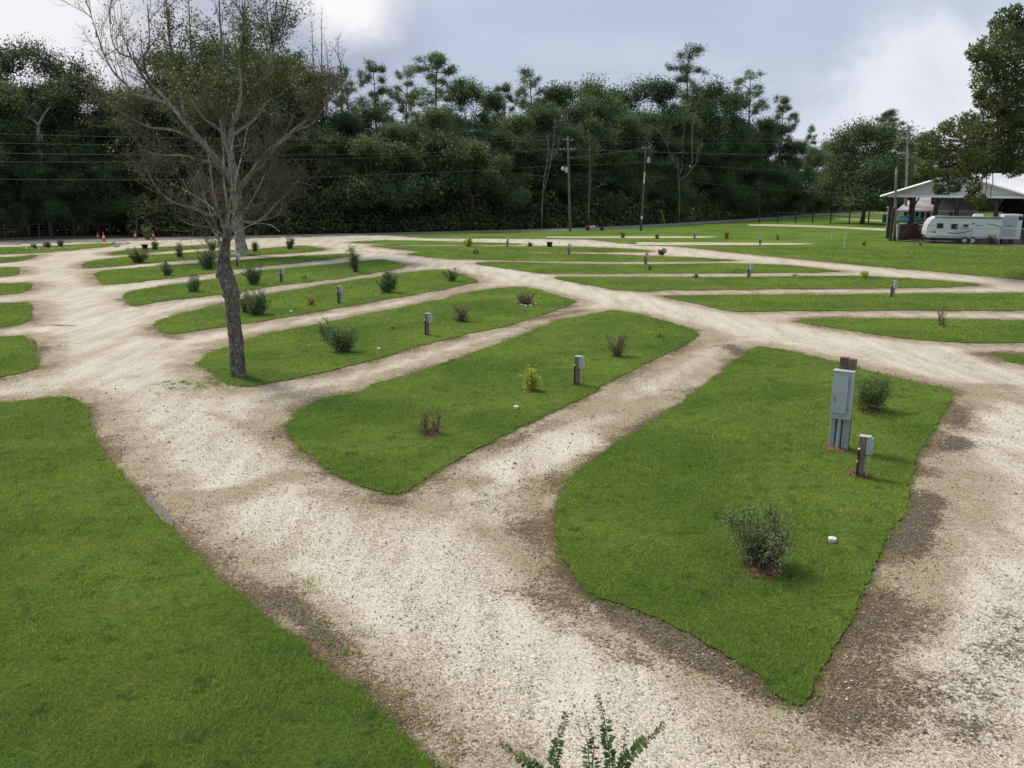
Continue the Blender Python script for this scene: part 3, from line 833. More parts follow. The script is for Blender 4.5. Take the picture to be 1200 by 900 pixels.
def plant(kind, px, top, off, wscale=1.0, label=None, group=None):
    Y = edgeY(px) + off + 4.5
    H = vp(px, top, Y)[2] * (1.0 if kind[0] == 'b' else 1.03)
    X = (px - 600) / F * Y / (CP + 0) * 1.0
    X = vp(px, 300, Y)[0] * 0 + (px - 600) / F * (Y * CP + (HC - H * .5) * SP)
    root, H0 = protos[kind]
    sz = H / H0
    sc = (wscale * sz ** .6, wscale * sz ** .6, sz)
    rz = random.uniform(0, 2 * PI)
    if kind in used_proto:
        o = dup(root, (X, Y, 0), rz, sc)
        for k in ('label', 'group'):
            if k in o: del o[k]
    else:
        o = root; o.location = (X, Y, 0); o.rotation_euler = (0, 0, rz); o.scale = sc; used_proto.add(kind)
    return tag(o, label, 'tree', group)

G1 = 'trees of the wood that rise into the skyline'
for a in [
 ('b3', -22, 50, 12, 1.2, 'leafy tree at the very left edge, its crown cut by the frame'),
 ('b3', 24, 49, 10, 1.0, 'loose tree with pale forked trunk and sky showing through, far left of the wood'),
 ('b3', 62, 53, 14, .9, 'loose rounded tree beside the gap of sky at the far left'),
 ('b1', 99, 93, 8, 1.0, 'low dark tree below the sky gap, left of the big half-bare tree'),
 ('b0', 136, 103, 9, .9, 'low reddish-brown topped tree under the bare left limbs of the big tree'),
 ('b1', 205, 62, 10, 1.1, 'tall dense tree behind the left side of the big half-bare tree'),
 ('b2', 250, 46, 12, .9, 'tallest dense tree behind the middle of the big half-bare tree'),
 ('b0', 300, 52, 14, .9, 'tall dense tree behind the right limbs of the big half-bare tree'),
 ('b1', 338, 66, 10, 1.0, 'rounded dense tree right behind the long pale right limb'),
 ('b1', 372, 84, 8, 1.0, 'dark tree below the two thin bare treetops'),
 ('p2', 414, 84, 22, .8, 'flat-topped pine, first to the right of the big half-bare tree'),
 ('p0', 441, 79, 24, .8, 'round-topped dark pine, second from the big half-bare tree'),
 ('p2', 474, 83, 22, .8, 'open pine with sky between its limbs, left of the tall twin-trunk pine'),
 ('p1', 508, 72, 14, 1.15, 'tall pine with two bare pinkish trunks showing below its wide crown'),
 ('b1', 546, 97, 14, .9, 'broad flat crown just right of the tall twin-trunk pine'),
 ('b1', 574, 108, 18, .8, 'low dark crown in the dip of the skyline'),
 ('p0', 592, 103, 22, .8, 'small pointed pine top right of the skyline dip'),
 ('p2', 628, 86, 16, 1.0, 'lighter ragged pine above the white twin-stemmed snag'),
 ('b1', 654, 100, 14, .8, 'narrow crown directly behind the left utility pole'),
 ('b0', 692, 94, 14, .9, 'wide dome-shaped crown between the two utility poles'),
 ('b1', 718, 106, 18, .8, 'low crown left of the right utility pole'),
 ('b3', 747, 92, 14, 1.0, 'twin-topped crown behind the right utility pole'),
 ('b1', 776, 96, 12, .9, 'dense crown left of the tallest pine'),
 ('p3', 803, 57, 16, 1.0, 'tallest pine of the whole wood, layered top standing clear'),
 ('b0', 828, 96, 8, .8, 'dark crown leaning against the tallest pine on its right'),
 ('p2', 878, 89, 6, 1.0, 'crooked pine with one bent arm to the right'),
 ('b1', 852, 108, 10, .9, 'dense crown between the tallest pine and the crooked pine'),
 ('p0', 914, 117, 2, .85, 'isolated pine with a spreading top at the right end of the wood'),
 ('b1', 893, 140, 3, .8, 'low leafy crown between the crooked pine and the isolated pine'),
 ('p3', 948, 149, 4, .6, 'small pointed conifer where the skyline drops to the right'),
 ('b1', 936, 166, -6, .7, 'low leafy tree at the right end of the wood beside the road bend'),
 ('p1', 1046, 133, 30, 1.2, 'far dark pine rising behind the round roadside tree'),
 ('b2', 1085, 158, 10, .9, 'dark tree behind the left end of the open shed'),
 ('b0', 1140, 165, 14, .9, 'dark tree behind the middle of the open shed'),
 ('b2', 1195, 160, 16, .9, 'dark tree behind the white roof at the right edge'),
]: plant(*a)
# round tree by the road bend
b_ = gp(1010, 262.5)
rt = broad_tree('broadleaf_tree', 15.5, 13.5, .14, 230, 190, .34, M_FOREST, .32, label='broad round dark tree on the grass behind the row of fence posts')
rt.location = tuple(b_); rt.scale = (1.0, 1.0, vp(1010, 143, b_[1])[2] / 15.5)
# pale distant tree in the gap
pl = broad_tree('broadleaf_tree', 18, 12, .2, 40, 130, .5, M_PALEGREEN, label='pale yellow-green distant tree in the gap at the road bend')
pl.location = (vp(968, 200, 230)[0], 230, 0); pl.scale = (1, 1, vp(968, 166, 230)[2] / 18)

GF = 'trees that merge in the dark wood'
LF = 'dark tree merging into the solid shaded mass of the wood behind the road'
for i, px in enumerate(np.arange(-60, 965, 26)):
    for r_ in range(2):
        sky = np.interp(px, [-60, 20, 62, 85, 130, 170, 210, 330, 420, 520, 575, 640, 720, 800, 880, 920, 960], [70, 80, 85, 112, 116, 90, 85, 100, 118, 112, 128, 116, 120, 112, 125, 150, 185])
        k = ['b0', 'b1', 'b2', 'b1'][int(rng.integers(0, 4))]
        plant(k, px + rng.uniform(-9, 9), sky + rng.uniform(0, 34) + 10 * (1 - r_), 3 + 5 * r_ + rng.uniform(0, 3) + (0 if px < 900 else -4), rng.uniform(.75, 1.0), LF, GF)
# low trees filling the edge
for i, px in enumerate(np.arange(-50, 960, 40)):
    plant(['b0', 'b2'][i % 2], px + rng.uniform(-12, 12), rng.uniform(178, 214), 1.5 + rng.uniform(0, 1.5) if px < 900 else -2, rng.uniform(.7, .95), LF, GF)
for px, top, off in [(985, 196, 34), (1030, 178, 30), (1058, 168, 26), (1075, 184, 22), (1105, 172, 24), (1120, 182, 18), (1165, 172, 22), (1180, 186, 14), (1215, 172, 16), (1245, 175, 10), (972, 206, 50), (1000, 204, 46), (1130, 196, 6), (1090, 198, 4), (1050, 200, 8), (954, 174, 12), (968, 182, 24), (984, 170, 30), (998, 176, 24), (1160, 198, 4), (1200, 196, 4)]:
    plant('b2', px, top, off, 1.35, 'dark tree closing the view behind the sheds and the road bend', 'background trees behind the sheds')

# tangled undergrowth along the wood's foot (uncountable)
ug = MB()
pxs = np.concatenate([rng.uniform(-80, 962, 66000), rng.uniform(955, 1300, 26000)])
yb = np.interp(pxs, [a for a, b in road_far], [b for a, b in road_far])
tcol = (HOR - yb)  # negative
Yb = np.array([gp(a, b)[1] for a, b in zip(pxs[::50], yb[::50])]); Yb = np.repeat(Yb, 50)[:len(pxs)] if False else np.interp(pxs, np.sort(pxs[::50]), np.array([gp(a, np.interp(a, [q for q, _ in road_far], [w for _, w in road_far]))[1] for a in np.sort(pxs[::50])]))
left = pxs < 150
hgt = 4.0 + 2.8 * np.array([mnoise.noise(Vector((a * .035, 3.3, 0))) for a in pxs]) + 1.5 * np.array([mnoise.noise(Vector((a * .13, 7.3, 0))) for a in pxs])
hgt = np.maximum(hgt, 1.0) * np.where(pxs > 962, 1.9, 1.0)
zf = rng.random(len(pxs)) ** .8
off = np.where(pxs > 962, 16.0, np.where(left, 11.0, 1.2)) + rng.uniform(0, 3.5, len(pxs)) + zf * 1.5
Y = Yb + off
X = (pxs - 600) / F * (Y * CP + (HC - 2) * SP)
P = np.column_stack([X, Y, zf * hgt])
ug.leaves(P, rvec(len(P)) + [0, -.2, -.1], rvec(len(P)) + [0, -.7, .6], rng.uniform(.25, .65, len(P)), rng.uniform(.15, .36, len(P)))
tag(ug.build('undergrowth', M_UNDER), 'dark tangled undergrowth along the foot of the wood', 'undergrowth', kind='stuff')

for px, top, w in [(430, 166, .8), (468, 172, .8), (512, 160, .9), (552, 170, .7), (590, 186, .7), (120, 196, .8), (40, 190, .7)]:
    plant('y0', px, top, -1.5 if px > 150 else 6, w, 'lighter green young tree at the foot of the wood behind the road', 'lighter young trees at the foot of the wood')

# bleached snags and pale stems seen against the wood
def snag(label, Y, paths, mat=M_SNAG, name='bare_tree'):
    p0 = vp(paths[0][0][0], paths[0][0][1], Y)
    base = np.array([p0[0], Y, 0])
    root = thing(name, label, 'tree', tuple(base))
    mb = MB(); br = MB()
    for i, pa in enumerate(paths):
        w0, w1 = pa[-1]
        Q = np.array([vp(x, y, Y + rng.normal(0, .15)) for x, y in pa[:-1]]) - base
        Q = catmull(Q, False, 3)
        if i == 0:
            Q = np.vstack([[Q[0][0], 0, 0], Q])
        (mb if i == 0 else br).tube(Q, np.linspace(w0, w1, len(Q)), 6)
        for q in Q[len(Q) // 2:]:
            for _ in range(4):
                e = q + rvec(1)[0] * np.array([1, .6, .7]) * rng.uniform(.4, 1.3) + [0, 0, .5]
                br.tube(limb(q, e, 0, 4), np.linspace(.022, .008, 4), 3, cap=False)
    mb.build('trunk', mat, root, smooth=True); br.build('twigs', mat, root, smooth=True)
    return root
def eY(px): return edgeY(px)
snag('white twin-stemmed snag against the wood left of the left utility pole', eY(640) + 0.4, [[(635, 245), (636, 232), (637, 215), (641, 190), (643, 170), (641, 158), (.10, .035)], [(637, 225), (642, 205), (647, 180), (650, 150), (651, 142), (.07, .025)], [(645, 190), (653, 175), (656, 163), (.045, .02)]])
snag('thin pale stems between the two utility poles', eY(692) + 0.4, [[(690, 250), (690, 230), (691, 205), (691, 180), (690, 152), (.09, .03)], [(692, 235), (692, 215), (691, 200), (.06, .03)], [(692, 222), (700, 219), (707, 216), (.04, .015)]])
snag('many-armed bleached snag below the tallest pine', eY(798) + 0.4, [[(796, 245), (796, 225), (795, 208), (794, 188), (.15, .06)], [(797, 210), (806, 204), (813, 195), (816, 190), (.09, .04)], [(811, 193), (811, 175), (811, 150), (812, 140), (.09, .03)], [(816, 190), (818, 178), (821, 170), (.05, .02)], [(796, 205), (800, 193), (800, 170), (802, 150), (.07, .02)], [(789, 190), (784, 180), (782, 170), (776, 160), (770, 155), (.06, .02)], [(781, 172), (783, 160), (785, 148), (.05, .02)], [(795, 200), (790, 190), (787, 182), (.05, .03)]])
snag('slender pale stem in shade below the isolated pine', eY(888) + .3, [[(889, 258), (889, 240), (889, 225), (889, 211), (.09, .04)]])
snag('pale stem near the right end of the wood', eY(942) - 3, [[(941, 240), (941, 225), (943, 205), (944, 184), (.10, .03)], [(942, 220), (937, 205), (.03, .015)]])
snag('pale forked trunk in the shade at the far left', eY(45) + 7, [[(48, 178), (46, 168), (45, 155), (45, 146), (.28, .17)], [(45, 147), (51, 136), (58, 126), (.16, .05)], [(45, 147), (39, 141), (30, 136), (.13, .04)], [(51, 175), (49, 158), (.10, .06)]])
snag('left one of the two thin bare treetops in the sky beside the big tree', eY(367) + 14, [[(368, 110), (367, 70), (366, 45), (365, 28), (.10, .02)]], M_TWIG)
snag('right one of the two thin bare treetops in the sky beside the big tree', eY(377) + 15, [[(377, 110), (377, 76), (377, 45), (377, 18), (.13, .02)]], M_TWIG)
snag('bare forked treetop poking above the skyline pines beside the big tree', eY(398) + 15, [[(401, 130), (400, 85), (397, 68), (393, 60), (.13, .03)], [(399, 75), (404, 60), (.05, .02)], [(397, 70), (396, 55), (396, 45), (.05, .015)]], M_TWIG)

# ------------------------------------------------------------------ growth of bare limbs
def sprout(mb, P, R, level, spec, ends, upb):
    """side branches along a limb P with radii R"""
    n, ln, spread, sides, npts = spec[level][:5]
    L = len(P)
    for k in range(n):
        f = rng.uniform(.22, 1.0) if level == 0 else rng.uniform(.15, 1.0)
        i = min(int(f * (L - 1)), L - 2)
        a = f * (L - 1) - i
        p = P[i] * (1 - a) + P[i + 1] * a
        r0 = (R[i] * (1 - a) + R[i + 1] * a) * rng.uniform(.4, .65)
        d = P[i + 1] - P[i]; d /= np.linalg.norm(d) + 1e-9
        v = d * rng.uniform(.2, .9) + rvec(1)[0] * spread + np.array([0, 0, upb * rng.uniform(0, 1.3)])
        v /= np.linalg.norm(v)
        l = ln * rng.uniform(.5, 1.4)
        Q = [p]
        for j in range(npts - 1):
            v = v + rvec(1)[0] * .22 + np.array([0, 0, upb * .12]); v /= np.linalg.norm(v)
            Q.append(Q[-1] + v * l / (npts - 1))
        Q = np.array(Q)
        r0 = max(r0, spec[level][5])
        RR = np.linspace(r0, max(r0 * .35, spec[level][5] * .6), npts)
        mb.tube(Q, RR, sides, cap=False)
        if level + 1 < len(spec): sprout(mb, Q, RR, level + 1, spec, ends, upb)
        else: ends.append(Q)

# big half-bare tree (second trunk)
Y2 = gp(283, 298)[1]
base2 = gp(283, 298)
T2 = thing('half_bare_tree', 'huge half-bare tree with pale spreading limbs and thin brown foliage, second trunk back', 'tree', tuple(base2))
tk = MB(); lm = MB(); tw = MB(); ends = []
def path2(px, dy0=0.0, dy1=0.0):
    n = len(px)
    return catmull(np.array([vp(x, y, Y2 + dy0 + (dy1 - dy0) * i / (n - 1)) - base2 for i, (x, y) in enumerate(px)]), False, 3)
Pt = path2([(283, 299), (283, 292), (281, 280), (280, 265), (279, 250), (278, 236), (277, 224), (275, 205), (272, 190)])
tk.tube(Pt, np.interp(np.linspace(0, 1, len(Pt)), [0, .07, .2, .7, 1], [1.05, .62, .47, .42, .30]), 12, wob=.03)
tk.build('trunk', M_PALEBARK, T2, smooth=True)
LIMBS = [
 ([(278, 224), (285, 215), (295, 203), (303, 190), (315, 176), (330, 165), (345, 152), (360, 140), (374, 120), (385, 100)], 0, -2, .30, .05),
 ([(297, 200), (306, 196), (316, 182), (326, 170), (340, 160)], 0, -4, .14, .04),
 ([(345, 152), (365, 146), (378, 128), (384, 118)], -1, -3, .09, .03),
 ([(272, 192), (271, 175), (270, 158), (273, 140), (279, 128), (290, 112), (303, 100), (323, 82)], 0, 3, .26, .08),
 ([(323, 82), (315, 62), (324, 42), (334, 16), (342, -25)], 3, 4, .10, .03),
 ([(303, 100), (318, 70), (318, 45), (312, 10), (310, -30)], 2, 5, .10, .03),
 ([(275, 143), (281, 122), (282, 95), (281, 60), (286, 20), (288, -40)], 0, -3, .18, .04),
 ([(272, 190), (264, 165), (262, 140), (260, 110), (262, 70), (258, 30), (256, -30)], 0, 4, .22, .04),
 ([(277, 260), (284, 259), (296, 261), (308, 256), (318, 245), (325, 238), (335, 228), (345, 215), (350, 212)], -.3, -3, .16, .05),
 ([(308, 257), (322, 254), (329, 247), (330, 240), (332, 230)], -1, -3, .08, .03),
 ([(281, 242), (292, 245), (300, 242), (312, 236)], 0, -2, .09, .03),
 ([(277, 224), (268, 222), (258, 226), (246, 224), (234, 228)], 0, -3, .12, .04),
 ([(278, 250), (262, 248), (245, 252), (225, 243), (206, 238), (190, 228), (180, 215), (172, 198)], 0, -5, .17, .05),
 ([(274, 212), (256, 190), (238, 168), (216, 142), (200, 122), (185, 106), (174, 92), (168, 70), (175, 50), (173, 5)], 0, 3, .30, .05),
 ([(172, 96), (163, 82), (155, 68), (143, 64), (132, 50), (128, 20)], 3, 4, .12, .03),
 ([(200, 122), (180, 116), (157, 110), (147, 98), (134, 86), (123, 66), (115, 44), (106, 15)], 2, 0, .16, .03),
 ([(240, 170), (222, 160), (200, 152), (178, 150), (160, 142), (142, 132)], 1, -4, .15, .04),
 ([(262, 140), (245, 118), (230, 92), (224, 60), (222, 20), (220, -20)], 2, 5, .16, .03),
 ([(216, 142), (212, 112), (204, 82), (198, 40), (194, -10)], 1, 2, .13, .03),
 ([(270, 160), (285, 150), (300, 138), (312, 120), (330, 108), (348, 92)], 0, 5, .15, .04),
 ([(256, 190), (236, 188), (214, 182), (190, 182), (165, 175)], 0, -5, .14, .04),
 ([(271, 175), (255, 150), (240, 140), (225, 118)], 0, -6, .14, .04),
]
limbP = []
for px, a, b, r0, r1 in LIMBS:
    P = path2(px, a, b); R = np.linspace(r0, r1, len(P))
    lm.tube(P, R, 7, wob=.04); limbP.append((P, R))
lm.build('limbs', M_PALEBARK, T2, smooth=True)
spec2 = [(13, 3.0, .75, 4, 6, .028), (6, 1.5, .8, 3, 4, .012), (4, .75, .8, 3, 3, .006)]
for P, R in limbP: sprout(tw, P, R, 0, spec2, ends, .55)
# tall straight water shoots on the upper limbs
for _ in range(70):
    P, R = limbP[rng.choice([3, 4, 5, 6, 7, 13, 14, 15, 17, 18, 19])]
    p = P[rng.integers(len(P) // 3, len(P))]
    n = 6; h = rng.uniform(1.5, 4.5)
    Q = p + np.column_stack([np.cumsum(rng.normal(0, .12, n)), np.cumsum(rng.normal(0, .12, n)), np.linspace(0, h, n)])
    tw.tube(Q, np.linspace(.035, .012, n), 3, cap=False)
    ends.append(Q)
tw.build('twigs', M_TWIG, T2)
E = np.concatenate([q[rng.integers(0, len(q), 3)] for q in ends])
Ew = E + base2
D_ = Ew[:, 1] * CP + (HC - Ew[:, 2]) * SP
epx = 600 + F * Ew[:, 0] / D_; epy = 450 - F * ((Ew[:, 2] - HC) * CP + Ew[:, 1] * SP) / D_
gr = (np.clip((epx - 165) / 50, 0, 1) * np.clip((375 - epx) / 40, 0, 1)) * np.clip((150 - epy) / 60, 0, 1) * np.clip((epy + 5) / 50, 0.12, 1)
fol = MB(); dry = MB()
sel = rng.random(len(E)) < gr * .95 * np.clip((150 - epy) / 50, 0, 1) + .035
Cg = np.repeat(E[sel], 4, 0); Cg = Cg + rng.normal(0, .22, Cg.shape)
fol.leaves(Cg, rvec(len(Cg)) + [0, 0, -.2], rvec(len(Cg)) + [0, 0, .5], rng.uniform(.13, .30, len(Cg)), rng.uniform(.08, .17, len(Cg)))
fol.build('crown', M_OLIVELEAF, T2)
selb = (rng.random(len(E)) < .52 * (1 - gr)) & (epy > 60)
Cb = np.repeat(E[selb], 2, 0); Cb = Cb + rng.normal(0, .2, Cb.shape)
dry.leaves(Cb, rvec(len(Cb)) + [0, 0, -.4], rvec(len(Cb)), rng.uniform(.08, .17, len(Cb)), rng.uniform(.05, .10, len(Cb)))
dry.build('dry_leaves', M_BROWNLEAF, T2)
print('T2 twigs', tw.n, 'leaves', fol.n // 4, dry.n // 4)

# nearer pollarded tree
base1 = gp(279, 441); Y1 = base1[1]
T1 = thing('bare_tree', 'nearest bare tree with dark knobby leaning trunk at the tip of a grass island', 'tree', tuple(base1))
def path1(px, dy=0.0, dy1=None, sub=4):
    n = len(px); dy1 = dy if dy1 is None else dy1
    return catmull(np.array([vp(x, y, Y1 + dy + (dy1 - dy) * i / (n - 1)) - base1 for i, (x, y) in enumerate(px)]), False, sub)
tk = MB()
P = path1([(279.5, 443), (279, 434), (278, 415), (275.5, 390), (273, 368), (271.5, 348), (268, 332), (263.5, 320), (262, 310), (263, 298), (265, 284), (267, 268)])
rp = np.array([.29, .258, .235, .218, .212, .225, .245, .25, .215, .17, .14, .11])
R = np.interp(np.linspace(0, 1, len(P)), np.linspace(0, 1, len(rp)), rp)
# lumps and ridges
sides = 18
n0 = tk.n
tk.tube(P, R, sides)
V = tk.v[0]
for i in range(len(V)):
    q = V[i]; c = P[min(i // sides, len(P) - 1)]
    d = q - c
    k = 1 + .16 * mnoise.noise(Vector((q[0] * 3, q[1] * 3, q[2] * 1.3))) + .10 * mnoise.noise(Vector((q[0] * 9, q[1] * 9, q[2] * 5)))
    V[i] = c + d * k
for (px, py, rr, side) in [(257.5, 322, .13, 1), (264, 346, .10, 1), (257, 310, .10, 1), (279, 345, .07, -1), (268, 385, .05, 1)]:
    c = vp(px, py, Y1 - .08) - base1
    bm = bmesh.new(); bmesh.ops.create_icosphere(bm, subdivisions=2, radius=rr)
    for v in bm.verts:
        v.co *= 1 + .35 * mnoise.noise(v.co * 9 + Vector((px, 0, 0)))
    tk.bm(bm, c)
tk.build('trunk', M_DARKBARK, T1, smooth=True)
lm = MB(); tw = MB(); ends = []
L1 = [
 ([(266, 285), (262, 268), (256, 248), (250, 225), (246, 195), (240, 160)], 0, -.8, .075, .012),
 ([(266, 282), (266, 262), (266, 240), (262, 210), (262, 180), (258, 140)], 0, .5, .08, .012),
 ([(268, 280), (272, 262), (277, 240), (276, 212), (284, 180), (290, 150)], 0, .9, .075, .012),
 ([(264, 295), (256, 280), (247, 266), (238, 250), (226, 235), (214, 210)], 0, -1.0, .06, .012),
 ([(268, 275), (279, 262), (288, 245), (300, 226), (310, 205)], 0, -.6, .055, .010),
 ([(263, 300), (257, 288), (254, 268), (240, 232), (232, 200)], .1, 1.1, .055, .010),
 ([(267, 268), (268, 245), (272, 220), (268, 190), (274, 160), (272, 130)], .1, .2, .06, .010),
 ([(266, 272), (258, 255), (244, 240), (222, 226), (200, 215)], 0, .9, .05, .010),
 ([(268, 285), (275, 275), (285, 268), (300, 262), (318, 264), (328, 272)], 0, -1.2, .035, .008),
 ([(262, 310), (254, 300), (246, 292), (240, 280)], 0, -.6, .03, .008),
 ([(266, 282), (255, 270), (235, 265), (220, 262), (208, 255)], 0, -.9, .035, .008),
]
LP = []
for px, a, b, r0, r1 in L1:
    P = path1(px, a, b, 3); R = np.linspace(r0 * .75, r1 * .8, len(P)); lm.tube(P, R, 6); LP.append((P, R))
lm.build('limbs', M_PALEBARK, T1, smooth=True)
for P, R in LP: sprout(tw, P, R, 0, [(7, 1.0, .7, 4, 5, .008), (4, .55, .8, 3, 4, .005), (3, .28, .8, 3, 3, .003)], ends, .4)
tw.build('twigs', M_TWIG, T1)
E = np.concatenate([q[rng.integers(0, len(q), 2)] for q in ends]); E = E[rng.random(len(E)) < .35]
dry = MB()
Cb = E + rng.normal(0, .05, E.shape)
dry.leaves(Cb, rvec(len(Cb)) + [0, 0, -.5], rvec(len(Cb)), rng.uniform(.03, .07, len(Cb)), rng.uniform(.018, .04, len(Cb)))
dry.build('dry_leaves', M_BROWNLEAF, T1)

# live oak at the right edge
YO = 58.0
xo = vp(1212, 320, YO)[0]; bO = np.array([xo, YO, 0.0])
OK = thing('oak_tree', 'big spreading oak at the right edge with a leafy branch hanging before the shed', 'tree', tuple(bO))
tk, lm, cr = MB(), MB(), MB()
P = catmull(np.array([[0, 0, -.2], [-.1, 0, 3.0], [-.5, 0, 6.5], [-.95, 0, 9.5], [-1.1, 0.2, 12.0], [-1.4, .2, 15.0]]), False, 4)
tk.tube(P, np.interp(np.linspace(0, 1, len(P)), [0, .1, .6, 1], [.75, .52, .42, .15]), 12, wob=.03)
tk.build('trunk', M_TRUNK, OK, smooth=True)
CL = [(1178,20,8),(1190,13,6),(1167,29,7),(1186,31,9),(1196,24,7),(1165,58,16),(1185,47,14),(1152,62,13),(1143,64,8),(1190,80,18),(1170,86,16),(1155,84,13),(1150,100,9),(1165,104,11),(1195,106,14),(1148,112,5),(1158,122,6),(1178,68,16),(1140,150,13),(1122,150,12),(1106,162,13),(1090,164,9),(1096,184,13),(1083,198,8),(1114,186,15),(1130,176,15),(1150,168,15),(1172,152,11),(1190,178,15),(1166,186,15),(1146,202,12),(1121,208,11),(1102,208,8),(1079,178,6),(1141,221,7),(1147,234,6),(1151,243,5),(1138,231,5),(1160,243,4),(1186,200,10),(1199,190,10),(1180,165,11),(1136,140,8),(1150,148,8),(1108,150,6),(1118,220,6),(1100,222,5),(1175,195,9),(1198,140,8),(1172,132,5),(1128,200,10),(1088,182,8),(1110,200,8),(1135,160,10),(1160,160,10),(1182,100,16),(1196,60,14),(1198,95,14),(1178,118,11),(1190,125,10),(1160,75,14),(1174,40,10),(1184,148,12),(1196,165,13),(1160,176,13),(1140,186,13),(1172,178,12),(1186,132,13),(1197,140,12),(1170,142,10),(1160,132,8),(1182,142,11),(1194,155,14),(1168,120,11),(1150,120,7)]
for (px, py, r) in CL:
    c = vp(px, py, YO + rng.uniform(-2.2, 2.2)) - bO
    R = r * YO / F * 1.0
    nl = int(190 + 470 * (r / 15) ** 2)
    clump_leaves(cr, c, R * 1.15, nl, .20, .52, .85)
    s0 = P[min(len(P) - 1, int(len(P) * np.clip((c[2] + 1.5) / 16, .3, .95)))]
    if py > 190: s0 = vp(1166 + rng.uniform(-8, 8), 168, YO) - bO
    lm.tube(limb(s0, c, .12, 7, .03), np.linspace(.085 if py < 190 else .04, .02, 7), 5, cap=False)
for _ in range(85):                                   # the half of the crown beyond the frame
    a = rng.uniform(-1.9, 1.9); rr = rng.uniform(1.2, 7.5)
    c = np.array([1.5 + rr * math.cos(a) * .9, rr * math.sin(a), rng.uniform(10, 17.5) - rr * .25])
    clump_leaves(cr, c, rng.uniform(.7, 1.2), 300, .19, .5, .85)
    lm.tube(limb(P[int(len(P) * rng.uniform(.5, .95))], c, .15, 7, .03), np.linspace(.10, .02, 7), 5, cap=False)
lm.build('limbs', M_TRUNK, OK, smooth=True); cr.build('crown', M_OAK, OK)

# ------------------------------------------------------------------ shrubs
M_SH = {
 'grey': leafmat("grey_green_leaves", [(.080, .130, .045), (.145, .21, .074), (.27, .31, .165)], .25, 0, patch=3),
 'green': leafmat("shrub_green_leaves", [(.055, .11, .028), (.10, .18, .045), (.17, .25, .07)], .3, 0, patch=3),
 'dark': leafmat("dark_shrub_leaves", [(.055, .105, .032), (.095, .165, .050), (.165, .24, .090)], .25, 0, patch=3),
 'brown': leafmat("withered_leaves", [(.12, .10, .055), (.19, .17, .08), (.19, .23, .09)], .25, 0, patch=3),
 'lime': leafmat("lime_leaves", [(.32, .42, .05), (.50, .58, .085), (.66, .66, .13)], .35, 0, patch=3),
 'yellow': leafmat("yellow_leaves", [(.25, .24, .05), (.40, .36, .08), (.5, .45, .15)], .35, 0, patch=3),
}
M_STEM = solid("shrub_stems", (.13, .095, .065), .9, var=.3, scale=3, spec=.1)
M_MULCH = leafmat("mulch_chips", [(.075, .040, .024), (.15, .078, .046), (.28, .18, .11)], .0, 0, .9, patch=6)
def shrub(px, py, top, halfw, kind, label, stems=22, dens_=1.0, leaf=.045, upright=.5, leanx=0.0, name='shrub', group=None, asp=.5, ball=.0):
    b = gp(px, py); D = b[1]
    sc = (b[1] * CP + (HC - .5) * SP) / F
    H = (py - top) * sc * 1.04; Wd = halfw * sc
    root = thing(name, label, 'shrub', tuple(b))
    st, fo = MB(), MB()
    tips = []
    ph = rng.uniform(0, 6.28, 3)
    LE = max(leaf, sc * 1.5)
    for k in range(stems):
        a = rng.uniform(0, 2 * PI); ro = math.sqrt(rng.random()) * (.82 + .22 * math.sin(2 * a + ph[0]) + .16 * math.sin(3 * a + ph[1]))
        hh = H * (rng.uniform(.30, 1.0) ** .7) * (.86 + .14 * math.sin(2 * a + ph[2])) * (1 - .30 * ro ** 2 * (1 - upright))
        e = np.array([math.cos(a) * Wd * ro + leanx * H, math.sin(a) * Wd * ro * .9, hh])
        p0 = np.array([rng.normal(0, .05 + .12 * Wd), rng.normal(0, .05 + .12 * Wd), -.03])
        mid = p0 * .5 + e * np.array([.62, .62, .5]) + rng.normal(0, .05 * H, 3) * [1, 1, .3]
        Q = catmull(np.array([p0, mid, e]), False, 4)
        st.tube(Q, np.linspace(.010, .004, len(Q)) * max(1, D / 25), 4, cap=False)
        tips.append(Q)
        for q in range(5):
            i = rng.integers(2, len(Q))
            v = rvec(1)[0] * [1, 1, .6] + [0, 0, .5]
            e2 = Q[i] + v * H * rng.uniform(.10, .24)
            L = limb(Q[i], e2, 0, 4)
            st.tube(L, np.linspace(.005, .003, 4) * max(1, D / 25), 3, cap=False); tips.append(L)
    cov = (H * Wd * 2) / (LE * LE * asp)
    n = int(min(6500, 4.0 * cov * dens_))
    ti = rng.integers(0, len(tips), n)
    C = np.array([tips[i][rng.integers(len(tips[i]) // 4, len(tips[i]))] for i in ti]) + rng.normal(0, .045 * H + .01, (n, 3))
    C[:, 2] = np.maximum(C[:, 2], .03)
    fo.leaves(C, rvec(n) + [0, 0, .25], rvec(n) + [0, 0, .6], LE * rng.uniform(.6, 1.4, n), LE * asp * rng.uniform(.7, 1.3, n))
    st.build('stems', M_STEM, root); fo.build('foliage', M_SH[kind], root)
    return root
